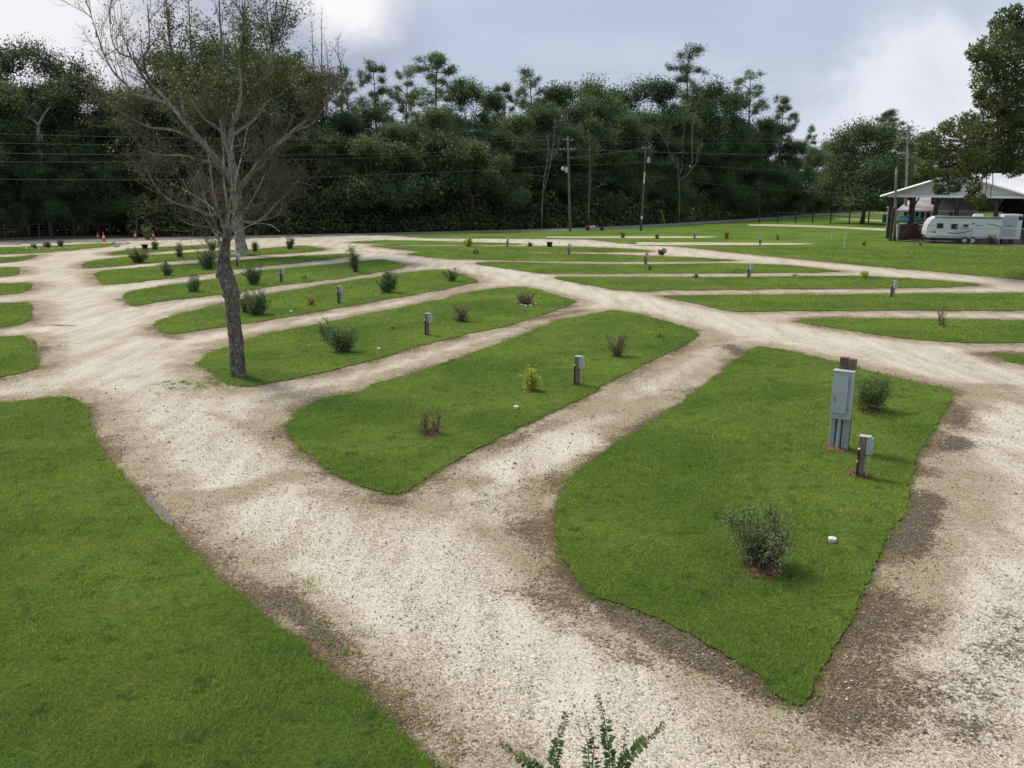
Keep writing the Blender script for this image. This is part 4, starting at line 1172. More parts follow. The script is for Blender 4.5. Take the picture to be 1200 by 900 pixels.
def mulch(px, py, r, label, n=260):
    b = gp(px, py)
    mb = MB()
    an = np.linspace(0, 2 * PI, 15)[:-1]
    rr = r * rng.uniform(.55, .95, 14)
    V = [[0, 0, .085]] + [[math.cos(a) * q * .55, math.sin(a) * q * .55, .075] for a, q in zip(an, rr)] + [[math.cos(a) * q, math.sin(a) * q, .033] for a, q in zip(an, rr)]
    mb.add(V, [(0, 1 + i, 1 + (i + 1) % 14) for i in range(14)])
    mb.add(V, [(1 + i, 15 + i, 15 + (i + 1) % 14, 1 + (i + 1) % 14) for i in range(14)])
    q = rng.normal(0, r * .5, (n, 2)) * 1.15
    C = np.column_stack([q, .045 + .05 * np.exp(-(np.hypot(q[:, 0], q[:, 1]) / (r * .7)) ** 2) + rng.uniform(0, .015, n)])
    mb.leaves(C, rvec(n) * [1, 1, .3], rvec(n) * .4 + [0, 0, 1], rng.uniform(.03, .085, n), rng.uniform(.012, .03, n))
    return tag(mb.build('mulch', M_MULCH, loc=tuple(b)), label, 'mulch', kind='stuff')

shrub(893, 666, 585, 44, 'grey', 'largest near shrub, grey-green and twiggy, with silvery tips and a reddish mulch ring', 48, .70, .046)
shrub(880, 662, 576, 30, 'grey', 'loose long shoots standing out of the left of the largest near shrub', 7, .22, .04, .9, -.10)
mulch(894, 668, .46, 'reddish bark mulch under the large near grey-green shrub')
shrub(1019, 482, 433, 24, 'green', 'leafy dark green shrub right behind the big grey electrical panel', 34, 1.1, .06)
mulch(1020, 482, .36, 'brown mulch under the leafy shrub behind the electrical panel')
shrub(505, 508, 475, 17, 'brown', 'small withered brown shrub in mulch on the second island', 16, .35, .04)
mulch(503, 508, .32, 'brown mulch at the foot of the small withered shrub')
shrub(623, 458, 432, 10, 'lime', 'yellow-green grassy young plant on the second island', 34, 1.3, .09, .95, name='young_plant', asp=.22)
mulch(623, 459, .22, 'small mulch patch under the yellow-green grassy plant', 120)
shrub(724, 418, 388, 14, 'brown', 'brown-green twiggy shrub toward the far end of the second island', 22, .6, .04)
shrub(540, 377, 353, 14, 'brown', 'thin brownish shrub right of the third island pedestal', 20, .6, .045)
shrub(617, 357, 340, 17, 'brown', 'low spreading brown shrub with pale stones at the end of the third island', 26, .8, .05, .3)
shrub(402, 413, 380, 20, 'dark', 'full dark green shrub with a spray of long shoots on the third island', 34, 1.1, .06)
shrub(384, 398, 368, 10, 'dark', 'long loose shoots leaning out left of the full dark shrub', 8, .5, .05, .9, -.1)
shrub(455, 343, 318, 15, 'dark', 'dense rounded dark shrub right of the fourth island pedestal', 34, 1.3, .07)
shrub(529, 330, 315, 9, 'dark', 'small dark shrub at the right tip of the fourth island', 18, 1.1, .07)
shrub(418, 319, 288, 5, 'dark', 'narrow upright dark evergreen leaning left on the fifth island', 16, 1.6, .08, 1, -.12)
shrub(304, 369, 340, 17, 'dark', 'bushy shrub beside the bare tree trunk, nearer of the two', 34, 1.1, .07)
shrub(288, 366, 338, 9, 'dark', 'shrub half hidden by the bare tree trunk', 20, 1.0, .07)
shrub(297, 334, 306, 13, 'dark', 'bushy shrub just right of the bare tree trunk, farther of the two', 30, 1.1, .08)
shrub(228, 342, 321, 11, 'green', 'fan-shaped green shrub left of the bare tree trunk', 22, .8, .08)
shrub(196, 323, 304, 8, 'grey', 'rounded grey-green shrub on the sixth island at left', 20, 1.0, .09)
shrub(245, 316, 290, 13, 'dark', 'dark bluish shrub hard left of the bare tree trunk', 30, 1.2, .09)
shrub(162, 308, 290, 12, 'dark', 'dense dark shrub at the left end of the seventh island', 34, 1.3, .1)
shrub(211, 302, 283, 6, 'brown', 'thin upright shrub beside a stick-like sapling on the seventh island', 14, .7, .1, .9)
shrub(182, 293, 281, 6, 'grey', 'small grey-green shrub right of the black planter pot', 14, .9, .1)
shrub(249, 294, 279, 6, 'green', 'small green shrub in the distance left of the big tree trunk', 14, 1.0, .1)
shrub(299, 295, 281, 5, 'green', 'dark small shrub hard right of the big tree trunk', 16, 1.1, .1)
shrub(340, 292, 278, 7, 'green', 'bright green small shrub right of the big tree trunk', 20, 1.2, .1)
shrub(549, 289, 277, 5, 'lime', 'bright green round bush left of the far black planter pot row', 20, 1.3, .1)
shrub(621, 289, 283, 4, 'green', 'tiny green bush near the far black planter pot', 14, 1.2, .1)
shrub(558, 298, 290, 3, 'grey', 'tiny weedy sprig in the right-hand field island', 8, .7, .1)
shrub(776, 299, 291, 6, 'dark', 'low dark green bush beside the right-hand gravel drive', 20, 1.3, .1)
shrub(1013, 326, 316, 7, 'lime', 'bright lime bush at the edge of the right-hand gravel drive', 20, 1.3, .08)
shrub(1103, 382, 361, 8, 'brown', 'thin two-armed sapling on the right-hand grass strip', 6, .35, .06, .9, name='sapling')
shrub(816, 326, 320, 4, 'green', 'tiny green weed on the grass strip in the right field', 8, .8, .08)
shrub(761, 317, 310, 3, 'brown', 'thin weedy sprig below a grey pedestal in the right field', 8, .6, .08)
shrub(932, 324, 321, 3, 'green', 'flat little weed clump on the right grass strip', 8, .8, .08)
shrub(774, 396, 390, 6, 'brown', 'sparse brown weed near the top corner of the nearest island', 8, .4, .04)
shrub(460, 386, 380, 5, 'yellow', 'pale yellow seedling left of the third island pedestal', 10, .6, .045, .8, name='young_plant')
shrub(365, 358, 345, 7, 'yellow', 'yellowish seedling left of the fourth island pedestal', 10, .5, .06, .8, name='young_plant')
shrub(358, 327, 320, 4, 'lime', 'pale green seedling on the fifth island', 8, .5, .07, .8, name='young_plant')
for px, py, tp, w, lb in [(730, 279, 270, 3, 'upright yellow plant before the right utility pole'), (770, 280, 271, 3, 'faint yellow plant right of the right utility pole'), (851, 280, 270, 4, 'yellow plant between two far grey pedestals'), (911, 281, 273, 3, 'pale green plant right of the far grey pedestal'), (1012, 288, 280, 4, 'pale green plant in the open field left of the timber post'), (1078, 288, 281, 2, 'pale thin seedling before the travel trailer')]:
    shrub(px, py, tp, w, 'yellow' if 'yellow' in lb else 'lime', lb, 10, .7, .09, .8, name='young_plant')
for px, py, tp, w, lb in [(40, 291, 285, 5, 'left brown shrub of the three in the stone-edged bed'), (55, 290, 283, 6, 'middle brown shrub of the three in the stone-edged bed'), (71, 289, 280, 5, 'right brown shrub of the three in the stone-edged bed')]:
    shrub(px, py, tp, w, 'brown', lb, 16, 1.1, .1, group='shrubs in the stone-edged bed')
shrub(1161, 287, 275, 7, 'dark', 'low dark shrub at the rear end of the travel trailer', 24, 1.3, .1)
# clipped small tree by the cones
shrub(108 + 65, 281, 262, 6, 'grey', 'small pale sapling between two traffic cones', 10, .5, .1, .9, name='sapling')

# crape myrtle right below the eye
bC = gp(690, 1040); YC = bC[1]
CM = thing('crape_myrtle', 'leafy crape myrtle shoots rising at the bottom edge of the photo', 'shrub', (bC[0], bC[1], 0))
st, fo, rd = MB(), MB(), MB()
for (px, dens_, dy) in [([(585, 868), (596, 878), (612, 890), (632, 902), (670, 960), (690, 1040)], 1, -.1), ([(664, 834), (658, 856), (652, 878), (650, 902), (672, 970), (690, 1040)], 1.2, .1),
      ([(684, 832), (690, 852), (696, 872), (694, 905), (690, 1040)], .5, .3), ([(699, 813), (706, 835), (711, 862), (714, 905), (700, 970), (691, 1040)], 1, .15),
      ([(779, 849), (764, 862), (748, 876), (731, 896), (705, 960), (691, 1040)], 1, -.2), ([(734, 855), (731, 872), (728, 900), (700, 970), (690, 1040)], .5, -.05),
      ([(676, 846), (681, 860), (690, 885), (690, 1040)], .5, .35)]:
    Q = catmull(np.array([vp(x, y, YC + dy * (1 - i / (len(px) - 1))) - [bC[0], bC[1], 0] for i, (x, y) in enumerate(px)])[::-1], False, 8)
    Q[0][2] = -.03
    st.tube(Q, np.linspace(.007, .0022, len(Q)), 5, cap=False)
    seg = np.linalg.norm(np.diff(Q, axis=0), axis=1); cum = np.concatenate([[0], np.cumsum(seg)])
    Lt = cum[-1]
    s = Lt * .25
    while s < Lt:
        i = min(np.searchsorted(cum, s), len(Q) - 1)
        p = np.array([np.interp(s, cum, Q[:, k]) for k in range(3)])
        T = Q[i] - Q[i - 1]; T /= np.linalg.norm(T)
        f = s / Lt
        for sg in (-1, 1):
            if rng.random() > .97 * min(1, dens_ + .3): continue
            side = np.cross(T, [0, -.5, 1]); side /= np.linalg.norm(side)
            a = rng.normal(0, .5)
            side = side * sg * math.cos(a) + np.cross(T, side) * math.sin(a)
            Dv = side + T * rng.uniform(.2, .6) + [0, 0, -.15]
            L = rng.uniform(.055, .080) * (1 if f < .86 else .55)
            (fo if f < .86 or rng.random() < .3 else rd).leaves(p[None] + rng.normal(0, .004, (1, 3)), Dv[None], (T * .4 + [0, -.2, 1])[None] + rvec(1) * .35, L, L * .66, bend=.05)
        s += rng.uniform(.016, .026) / dens_
for v_, f_ in zip(rd.v, rd.f): fo.add(v_, f_ - f_.min(), 1)
st.build('stems', M_STEM, CM, smooth=True); fo.build('foliage', [leafmat("myrtle_leaves", [(.035, .085, .022), (.065, .135, .034), (.12, .20, .06)], .3, 0, .4, patch=6), M_SH['brown']], CM)

# ------------------------------------------------------------------ built things: materials
M_POST = wood("weathered_post", (.15, .112, .078), (.30, .235, .17))
M_POLE = wood("utility_pole_wood", (.15, .115, .09), (.25, .205, .17), 2.0)
M_POLE2 = wood("grey_pole_wood", (.20, .185, .165), (.31, .29, .265), 2.0)
M_BOX = solid("grey_enamel", (.36, .41, .43), .45, var=.06, scale=3)
M_BOXD = solid("grey_enamel_door", (.40, .45, .47), .4, var=.05, scale=3)
M_COND = solid("grey_conduit", (.36, .395, .42), .5, var=.1)
M_WHITE = solid("white_paint", (.74, .74, .73), .5, var=.06, scale=2)
M_BLACK = solid("black_plastic", (.022, .021, .021), .55, var=.2)
M_RED = solid("red_paint", (.30, .045, .035), .5, var=.25)
M_BRASS = solid("brass_tap", (.42, .20, .12), .4, metal=.6)
M_ORANGE = solid("cone_orange", (.62, .085, .025), .55, var=.1)
M_METAL = solid("galvanised_metal", (.42, .43, .44), .45, metal=.7, var=.15)
M_WIRE = solid("line_wire", (.14, .14, .14), .6, metal=.2)
M_DARKWOOD = wood("dark_timber", (.035, .026, .020), (.075, .055, .042))
M_BROWNF = wood("brown_board", (.06, .036, .027), (.11, .068, .05))
M_STEEL = solid("white_metal_roof", (.90, .91, .93), .3, var=.05, scale=.6, spec=.5)
M_SIDING = solid("pale_green_siding", (.50, .54, .54), .6, var=.06, scale=.5)
M_SHINGLE = solid("grey_shingles", (.36, .34, .34), .85, var=.18, scale=.9)
M_GLASS = solid("dark_glass", (.02, .023, .027), .12, var=.2, spec=.6)
M_TEAL = solid("teal_tarp", (.09, .24, .22), .6, var=.15, scale=1)
M_GREENBOX = solid("dark_green_box", (.012, .075, .045), .5, var=.15)
M_RVW = solid("trailer_white", (.70, .71, .72), .35, var=.04, scale=.7)
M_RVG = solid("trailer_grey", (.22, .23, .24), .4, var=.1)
M_RVL = solid("trailer_light_grey", (.46, .475, .49), .4, var=.05)
M_TYRE = solid("tyre_rubber", (.02, .02, .02), .8)
M_ROCK = solid("pale_rock", (.40, .375, .34), .9, var=.3, scale=8)
M_RUST = solid("rusty_metal", (.14, .075, .05), .8, var=.3)

def cyl(mb, c, r, h, sides=14, mi=0, bev=.0):
    x, y, z = c
    b = min(r * .18, h * .2) if bev == 0 else bev
    mb.lathe((x, y, z), [(0, 0), (r - b, 0), (r, b), (r, h - b), (r - b, h), (0, h)], sides, mi)

# ------------------------------------------------------------------ hookup pedestals (local +x: the box side, -y: the tap side)
def make_pedestal():
    root = thing('utility_pedestal', None, 'pedestal')
    mb = MB(); mb.bevbox((0, 0, .43), (.145, .145, .90), .008); mb.build('post', M_POST, root)
    mb = MB(); mb.bevbox((.145, .0, .69), (.125, .165, .36), .012); b = mb.build('outlet_box', M_BOX, root)
    mb = MB(); mb.bevbox((.213, .0, .67), (.012, .13, .27), .005); mb.build('cover', M_BOXD, b)
    mb = MB(); mb.bevbox((.045, 0, .893), (.24, .175, .022), .006); mb.build('cap', M_BOXD, root)
    mb = MB(); mb.tube([(.135, -.03, .52), (.135, -.03, .25), (.135, -.03, -.02)], .021, 8); mb.build('conduit', M_COND, root)
    mb = MB(); mb.tube([(-.045, -.098, -.02), (-.045, -.098, .3), (-.045, -.098, .60)], .022, 8); p = mb.build('water_pipe', M_BLACK, root)
    mb = MB(); cyl(mb, (-.045, -.098, .60), .027, .035, 10); mb.build('pipe_cap', M_WHITE, p)
    mb = MB(); mb.tube([(-.045, -.10, .36), (-.05, -.15, .36), (-.055, -.172, .335)], .013, 8); cyl(mb, (-.048, -.14, .368), .02, .014, 8); mb.build('tap', M_BRASS, p)
    return root
ped = make_pedestal(); PG = 'grey-boxed utility pedestals of the campsites'
row = math.radians(-29)      # rows run 29 degrees east of north
first = True
for px, py, rz, sc, lb in [
 (1007, 557, row, 1.0, 'nearest pedestal, a brown post with grey box in front of the big electrical panel'),
 (676, 450, row, 1.0, 'pedestal on the second island, right of the yellow-green grassy plant'),
 (501, 392, row, 1.0, 'pedestal on the third island, right of the bushy dark shrub'),
 (398, 355, row, 1.0, 'pedestal on the fourth island, left of the dense rounded shrub'),
 (330.5, 331, row, 1.0, 'pedestal on the fifth island, right of the shrubs by the bare trunk'),
 (279, 313, row, 1.0, 'pedestal on the sixth island, seen just right of the bare trunk'),
 (1046, 348, math.radians(-75), 1.0, 'closest pedestal of the right-hand strips, grey box facing the camera'),
 (878, 326, math.radians(-75), 1.05, 'pedestal on the right-hand strips, left of the lime bush'),
 (757, 310, math.radians(-75), 1.05, 'pedestal below the low dark bush on the right-hand strips'),
 (667, 298.5, math.radians(-75), 1.05, 'pedestal right below the far black planter pot'),
 (595, 289, math.radians(-75), 1.0, 'pedestal between the bright round bush and the tiny bush'),
 (891, 287, math.radians(-75), 1.0, 'pedestal at the nearer white gravel spur in the right field'),
 (814, 279.5, math.radians(-75), 1.0, 'pedestal at the farther white gravel spur in the right field')]:
    if first: o = ped; first = False; o.location = tuple(gp(px, py, .03)); o.rotation_euler.z = rz; o.scale = (sc,) * 3
    else: o = dup(ped, tuple(gp(px, py, .03)), rz, (sc,) * 3)
    o['label'] = lb; o['group'] = PG
mulch(1006, 557, .30, 'orange-brown mulch round the nearest pedestal', 220)
mulch(676, 451, .22, 'thin brown mulch round the pedestal on the second island', 90)

# ------------------------------------------------------------------ the big electrical panel
b = gp(983, 527); EP = thing('electrical_panel', 'tall grey electrical panel on two timber posts with conduits into the ground', 'electrical panel', tuple(b), math.radians(-34))
for x, dz in ((-.085, .02), (.10, 0)):
    mb = MB(); mb.bevbox((x, .11, 1.09 + dz / 2), (.178, .15, 2.24 + dz), .008); mb.build('post', M_POST if x < 0 else wood("weathered_board", (.16, .12, .08), (.32, .25, .18)), EP)
mb = MB(); mb.bevbox((-.02, -.07, 1.36), (.44, .20, 1.14), .012); bx = mb.build('cabinet', M_BOX, EP)
mb = MB(); mb.bevbox((-.04, -.172, 1.385), (.335, .012, .945), .004); mb.build('door_shade_rim', M_RVG, bx); mb = MB(); mb.bevbox((-.04, -.188, 1.39), (.31, .03, .92), .008); dr = mb.build('door', M_BOXD, bx)  # dark plate added behind the door, its colour deepens the shade in the groove
mb = MB(); mb.bevbox((-.155, -.21, 1.28), (.028, .022, .11), .005); mb.bevbox((-.145, -.22, 1.235), (.022, .014, .05), .003); mb.build('latch', M_RVG, dr)
for zz_ in (1.08, 1.68):
    mb = MB(); mb.tube([(.128, -.2, zz_ - .05), (.128, -.2, zz_), (.128, -.2, zz_ + .05)], .011, 8); mb.build('hinge', M_RVG, dr)
mb = MB(); mb.bevbox((-.02, -.075, 1.94), (.47, .23, .02), .005); mb.build('rain_hood', M_BOXD, bx)
for x, r in ((-.215, .017), (-.178, .017), (-.14, .017), (-.03, .045), (.07, .019), (.11, .019), (.15, .019), (.186, .015)):
    mb = MB(); mb.tube([(x, -.06, .80), (x, -.06, .4), (x, -.06, -.03)], r, 10); mb.build('conduit', M_COND, EP)
mulch(981, 527, .40, 'orange mulch round the foot of the big electrical panel', 320)

# white cleanout caps in the grass
for px, py, lb in [(975, 635, 'white cleanout cap in the grass right of the largest near shrub'), (605, 479, 'white cleanout cap in the grass below the yellow-green grassy plant'), (444, 410, 'white cleanout cap in the grass right of the full dark shrub'), (341, 366, 'white cleanout cap in the grass beside the shrub by the bare trunk')]:
    mb = MB(); cyl(mb, (0, 0, .0), .062, .055, 14); cyl(mb, (0, 0, .055), .072, .025, 14); mb.bevbox((0, 0, .088), (.045, .045, .018), .004)
    tag(mb.build('cleanout_cap', M_WHITE, loc=tuple(gp(px, py, .02)), smooth=False), lb, 'pipe cap', 'white cleanout caps on the islands')

# ------------------------------------------------------------------ utility poles and wires
def pole(px, py, topx, topy, r, mat, label):
    b_ = gp(px, py); Y = b_[1]
    top = vp(topx, topy, Y) - b_
    root = thing('utility_pole', label, 'utility pole', tuple(b_))
    mb = MB(); n = 7
    mb.tube(np.linspace(0, 1, n)[:, None] * top + np.array([0, 0, 0]), np.linspace(r, r * .68, n), 10)
    mb.build('pole', mat, root, smooth=True)
    return root, b_, top
def arm(root, c, L, ang, mat, name='crossarm', th=.11):
    mb = MB(); mb.bevbox(c, (L, th, th), .01, ang); a = mb.build(name, mat, root)
    return a
def insul(a, pts):
    for p in pts:
        mb = MB(); mb.lathe(p, [(.0, 0), (.03, 0), (.03, .05), (.075, .07), (.05, .1), (.075, .13), (.04, .18), (0, .19)], 8); mb.build('insulator', M_RVL, a)
PL, bL, tL = pole(668, 271, 665.5, 160, .17, M_POLE, 'left wooden utility pole with two crossarms and a pale lamp on its left side')
def onp(top, z): return np.array([top[0] * z / top[2], top[1] * z / top[2], z])
zt = tL[2]
k = lambda y: vp(666, y, bL[1])[2]
a = arm(PL, onp(tL, k(164.5)) + [.0, -.18, 0], 1.35, .25, M_POLE2); insul(a, [onp(tL, k(164.5)) + [x, -.18 + x * .25, .05] for x in (-.6, -.2, .58)])
a = arm(PL, onp(tL, k(175.5)) + [-.1, -.18, 0], 2.1, .25, M_POLE2); insul(a, [onp(tL, k(175.5)) + [x - .1, -.18 + x * .25, .05] for x in (-.95, -.45, .5, .95)])
a = arm(PL, onp(tL, k(185)) + [.15, -.16, 0], .7, .25, M_METAL, 'bracket', .05)
mb = MB(); c0 = onp(tL, k(198)); mb.tube([c0 + [-.1, -.1, .1], c0 + [-.45, -.3, .3], c0 + [-.75, -.4, .25]], .03, 6); lampb = mb.build('lamp_bracket', M_METAL, PL)
mb = MB(); mb.lathe(c0 + [-.78, -.4, -.22], [(0, .0), (.17, .03), (.23, .18), (.22, .3), (.12, .42), (.1, .5), (0, .52)], 14); mb.build('lamp_head', solid("pale_lamp", (.55, .66, .62), .35), lampb, smooth=True)
mb = MB(); cyl(mb, c0 + [-.30, -.2, -.45], .16, .62, 14); mb.build('transformer', solid("pale_transformer", (.55, .62, .60), .45), PL)

PR, bR, tR = pole(751, 270.5, 757, 172, .15, M_DARKWOOD if False else wood("dark_pole_wood", (.07, .06, .05), (.14, .12, .10), 2.0), 'right utility pole, darker and leaning right, with white sleeve and transformer')
k2 = lambda y: vp(755, y, bR[1])[2]
a = arm(PR, onp(tR, k2(174)) + [0, -.16, 0], 1.0, .1, M_POLE2); insul(a, [onp(tR, k2(174)) + [x, -.16, .05] for x in (-.42, .42)])
mb = MB(); cyl(mb, onp(tR, k2(190)) + [.42, -.15, -.1], .22, .62, 14); tfm = mb.build('transformer', solid("grey_transformer", (.42, .44, .44), .45), PR)
mb = MB(); mb.lathe(onp(tR, k2(190)) + [.42, -.15, .5], [(0, 0), (.05, 0), (.06, .12), (.03, .22), (0, .22)], 8); mb.build('bushing', M_RVL, tfm)
mb = MB(); mb.tube([onp(tR, k2(y)) + [.02, -.14, 0] for y in (215, 208, 202)], .075, 8); mb.build('white_sleeve', M_WHITE, PR)
mb = MB(); mb.tube([onp(tR, k2(y)) + [.06, -.15, 0] for y in (266, 240, 215)], .03, 6); mb.build('conduit', M_RVG, PR)
mb = MB(); mb.bevbox(onp(tR, k2(255)) + [.0, -.2, 0], (.22, .14, .38), .02); mb.build('meter_box', M_WHITE, PR)

PS, bS, tS = pole(1048, 282.5, 1050.5, 198, .17, M_POLE2, 'short grey timber pole at the corner of the open shed')
mb = MB(); mb.tube([tS + [0, 0, -.2], tS + [0, 0, .25]], .08, 8); mb.build('pole_cap', M_RVG, PS)
PF, bF, tF = pole(1060.5, 272, 1064, 146, .17, M_POLE2, 'far grey pole rising among the trees behind the open shed')
arm(PF, tF + [0, 0, -.7], 1.8, 0, M_POLE2)
b_ = gp(1043, 282.6); mb = MB(); mb.bevbox((0, 0, 1.7), (.24, .24, 3.6), .015)
tag(mb.build('timber_post', M_BROWNF, loc=tuple(b_)), 'brown square timber post close beside the short grey pole', 'post')

def wire(label, pts, sag, r=.011):
    mb = MB(); first_ = None
    Q = []
    for A, B in zip(pts[:-1], pts[1:]):
        A, B = np.array(A), np.array(B); n = 22
        for i in range(n):
            f = i / n
            q = A + (B - A) * f; q[2] -= sag * 4 * f * (1 - f) * np.linalg.norm(B - A) / 60
            Q.append(q)
    Q.append(np.array(pts[-1]))
    mb.tube(np.array(Q), r, 5)
    return tag(mb.build('power_line', M_WIRE, smooth=True), label, 'power line', 'power lines along the road')
def L_(px, py): return vp(px, py, bL[1] - .18)
def R_(px, py): return vp(px, py, bR[1] - .16)
far_l = lambda y: vp(-260, y, gp(-260, 290)[1])
far_r = lambda px, y, Y: vp(px, y, Y)
wire('topmost power line crossing the wood to the top of the left utility pole', [far_l(148), L_(664, 159.8), far_r(1300, 152, 150)], .5)
wire('power line to the upper crossarm of the left utility pole', [far_l(160), L_(661, 163), far_r(1300, 157, 150)], .6)
wire('power line to the left end of the lower crossarm of the left pole', [far_l(172), L_(658, 174), far_r(1300, 172, 150)], .6, .014)
wire('power line to the right end of the lower crossarm of the left pole', [far_l(186), L_(672, 174.5), far_r(1300, 176, 150)], .6)
wire('slack cable below the crossarms of the left utility pole', [far_l(204), L_(666, 193), R_(756, 190), far_r(1300, 196, 150)], .8, .013)
wire('double line rising from the left pole to the top of the right pole', [L_(670, 184), R_(755, 173.5)], .7, .024)
wire('second cable rising from the left pole to the right pole top', [L_(670, 186), R_(754, 175)], 1.2, .012)
wire('low sagging cable from the right utility pole across the wood', [R_(756, 206), far_r(985, 226, 120), vp(1050, 202, bS[1])], .7, .011)

# yellow guy-wire sleeve and roadside marker stubs
mb = MB(); A, B = gp(779, 262), vp(775, 246, gp(779, 262)[1]); mb.tube([A, (A + B) / 2, B], .055, 8)
tag(mb.build('guy_guard', solid("yellow_plastic", (.48, .40, .06), .5)), 'yellow sloping guy-wire guard right of the right utility pole', 'guy guard')
for px, lb in ((654, 'short grey marker stub left of the left utility pole'), (716.5, 'short pale marker stub right of the red trailer')):
    A = gp(px, 270); mb = MB(); mb.tube([A, A + [0, 0, .35], A + [0, 0, .68]], .05, 8); cyl(mb, A + [0, 0, .66], .06, .06, 8)
    tag(mb.build('marker_post', M_POLE2), lb, 'marker post')

# ------------------------------------------------------------------ little red farm trailer
b_ = gp(696, 270); RT = thing('farm_trailer', 'small low red trailer with black wheels on the grass between the utility poles', 'trailer', tuple(b_), .05)
mb = MB(); mb.bevbox((-.25, 0, .48), (1.5, .8, .09), .02); mb.bevbox((-.95, 0, .62), (.08, .75, .22), .02); mb.bevbox((.45, 0, .62), (.08, .75, .22), .02); mb.build('bed', M_RED, RT)
mb = MB(); mb.bevbox((-.25, -.43, .52), (.75, .05, .22), .015); mb.build('side_panel', M_WHITE, RT)
mb = MB(); mb.tube([(.5, 0, .48), (1.0, 0, .5), (1.25, 0, .46)], .035, 6); mb.build('drawbar', M_BLACK, RT)
for x in (-.85, 1.05):
    for y in (-.42, .42):
        mb = MB(); v = MB(); v.lathe((0, 0, 0), [(.0, -.06), (.17, -.08), (.22, -.06), (.23, 0), (.22, .06), (.17, .08), (0, .06)], 14)
        V = v.v[0]; mb.add(np.column_stack([V[:, 0] + x, V[:, 2] + y, V[:, 1] + .23]), v.f[0])
        w = mb.build('wheel', M_TYRE, RT, smooth=True)
for x in (-.6, .1):
    mb = MB(); mb.tube([(x, 0, .5), (x, 0, .8), (x + .02, 0, 1.02)], .03, 6); mb.build('stake', M_RED, RT)

# ------------------------------------------------------------------ traffic cones, planters, rocks
def make_cone():
    root = thing('traffic_cone', None, 'traffic cone')
    mb = MB(); mb.bevbox((0, 0, .02), (.40, .40, .045), .012); mb.build('base', M_ORANGE, root)
    mb = MB(); mb.lathe((0, 0, .04), [(.155, 0), (.15, .03), (.112, .38)], 18); mb.lathe((0, 0, 0), [(.092, .60), (.085, .66), (.034, .98), (.028, 1.0), (0, 1.0)], 18); mb.build('body', M_ORANGE, root, smooth=True)
    mb = MB(); mb.lathe((0, 0, 0), [(.115, .415), (.095, .60)], 18); mb.build('collar', M_WHITE, root, smooth=True)
    return root
cn = make_cone(); first = True
for px, py, s, lb in [(122, 283.4, 1.05, 'nearest of the four orange cones, at the road edge on the left'), (115, 280.2, .75, 'small orange cone set back left of the nearest cone'), (159, 280.8, 1.0, 'orange cone with white collar by the bent dead stem'), (180, 280.6, 1.0, 'rightmost of the four orange cones by the road')]:
    o = cn if first else dup(cn, (0, 0, 0)); first = False
    o.location = tuple(gp(px, py)); o.scale = (s,) * 3; o['label'] = lb; o['group'] = 'orange traffic cones along the road'
def make_pot(px, py, lb, mat):
    root = thing('planter_pot', lb, 'planter', tuple(gp(px, py)))
    mb = MB(); mb.lathe((0, 0, 0), [(0, .0), (.20, .0), (.215, .02), (.28, .42), (.315, .43), (.32, .50), (.295, .50), (.27, .42), (.265, .40)], 20); mb.build('pot', mat, root, smooth=True)
    mb = MB(); mb.lathe((0, 0, .38), [(.268, 0), (.15, .03), (0, .04)], 16); mb.build('soil', M_SOIL, root)
    return root
make_pot(170, 292.6, 'dark reddish planter pot on the gravel near the traffic cones', solid("dark_red_plastic", (.05, .018, .016), .5))
make_pot(644, 289.6, 'black planter pot standing alone in the far gravel strips', M_BLACK)
def rock(px, py, r, lb, grp=None):
    bm = bmesh.new(); bmesh.ops.create_icosphere(bm, subdivisions=2, radius=r)
    for v in bm.verts:
        v.co *= 1 + .4 * mnoise.noise(v.co * (1.6 / r) + Vector((px, py, 0))); v.co.z *= .65
    mb = MB(); mb.bm(bm)
    p_ = gp(px, py); p_[2] = r * .3
    tag(mb.build('rock', M_ROCK, loc=tuple(p_)), lb, 'rock', grp)
rock(133, 286.2, .32, 'pale rock at the left of the rubble by the road entrance')
rock(138, 287.0, .26, 'middle rock of the rubble by the road entrance')
rock(137, 289.4, .24, 'lower rock of the rubble by the road entrance')
rock(150, 285.6, .2, 'small rock right of the rubble by the road entrance')
for i, px in enumerate([24, 31, 38, 46, 54, 62, 70, 78, 86]):
    rock(px, 292.2 - abs(px - 50) * .012 - (.5 if px > 70 else 0), .16, 'pale edging stone of the bed with three brown shrubs', 'edging stones of the shrub bed')
for i, (px, py) in enumerate([(611, 358.5), (616, 359.3), (622, 359), (628, 357.5)]):
    rock(px, py, .11, 'pale stone under the low spreading shrub on the third island', 'stones under the spreading shrub')
# bent dead stem by the cones
b_ = gp(160, 278.4)
snag('bent dead stem with a sideways limb behind the orange cones', b_[1], [[(160, 278), (160, 268), (160.5, 256), (160, 250), (.10, .05)], [(160, 258), (168, 254), (176, 251), (186, 247), (.06, .02)], [(168, 254), (172, 262), (178, 262), (.03, .02)]], M_TWIG)

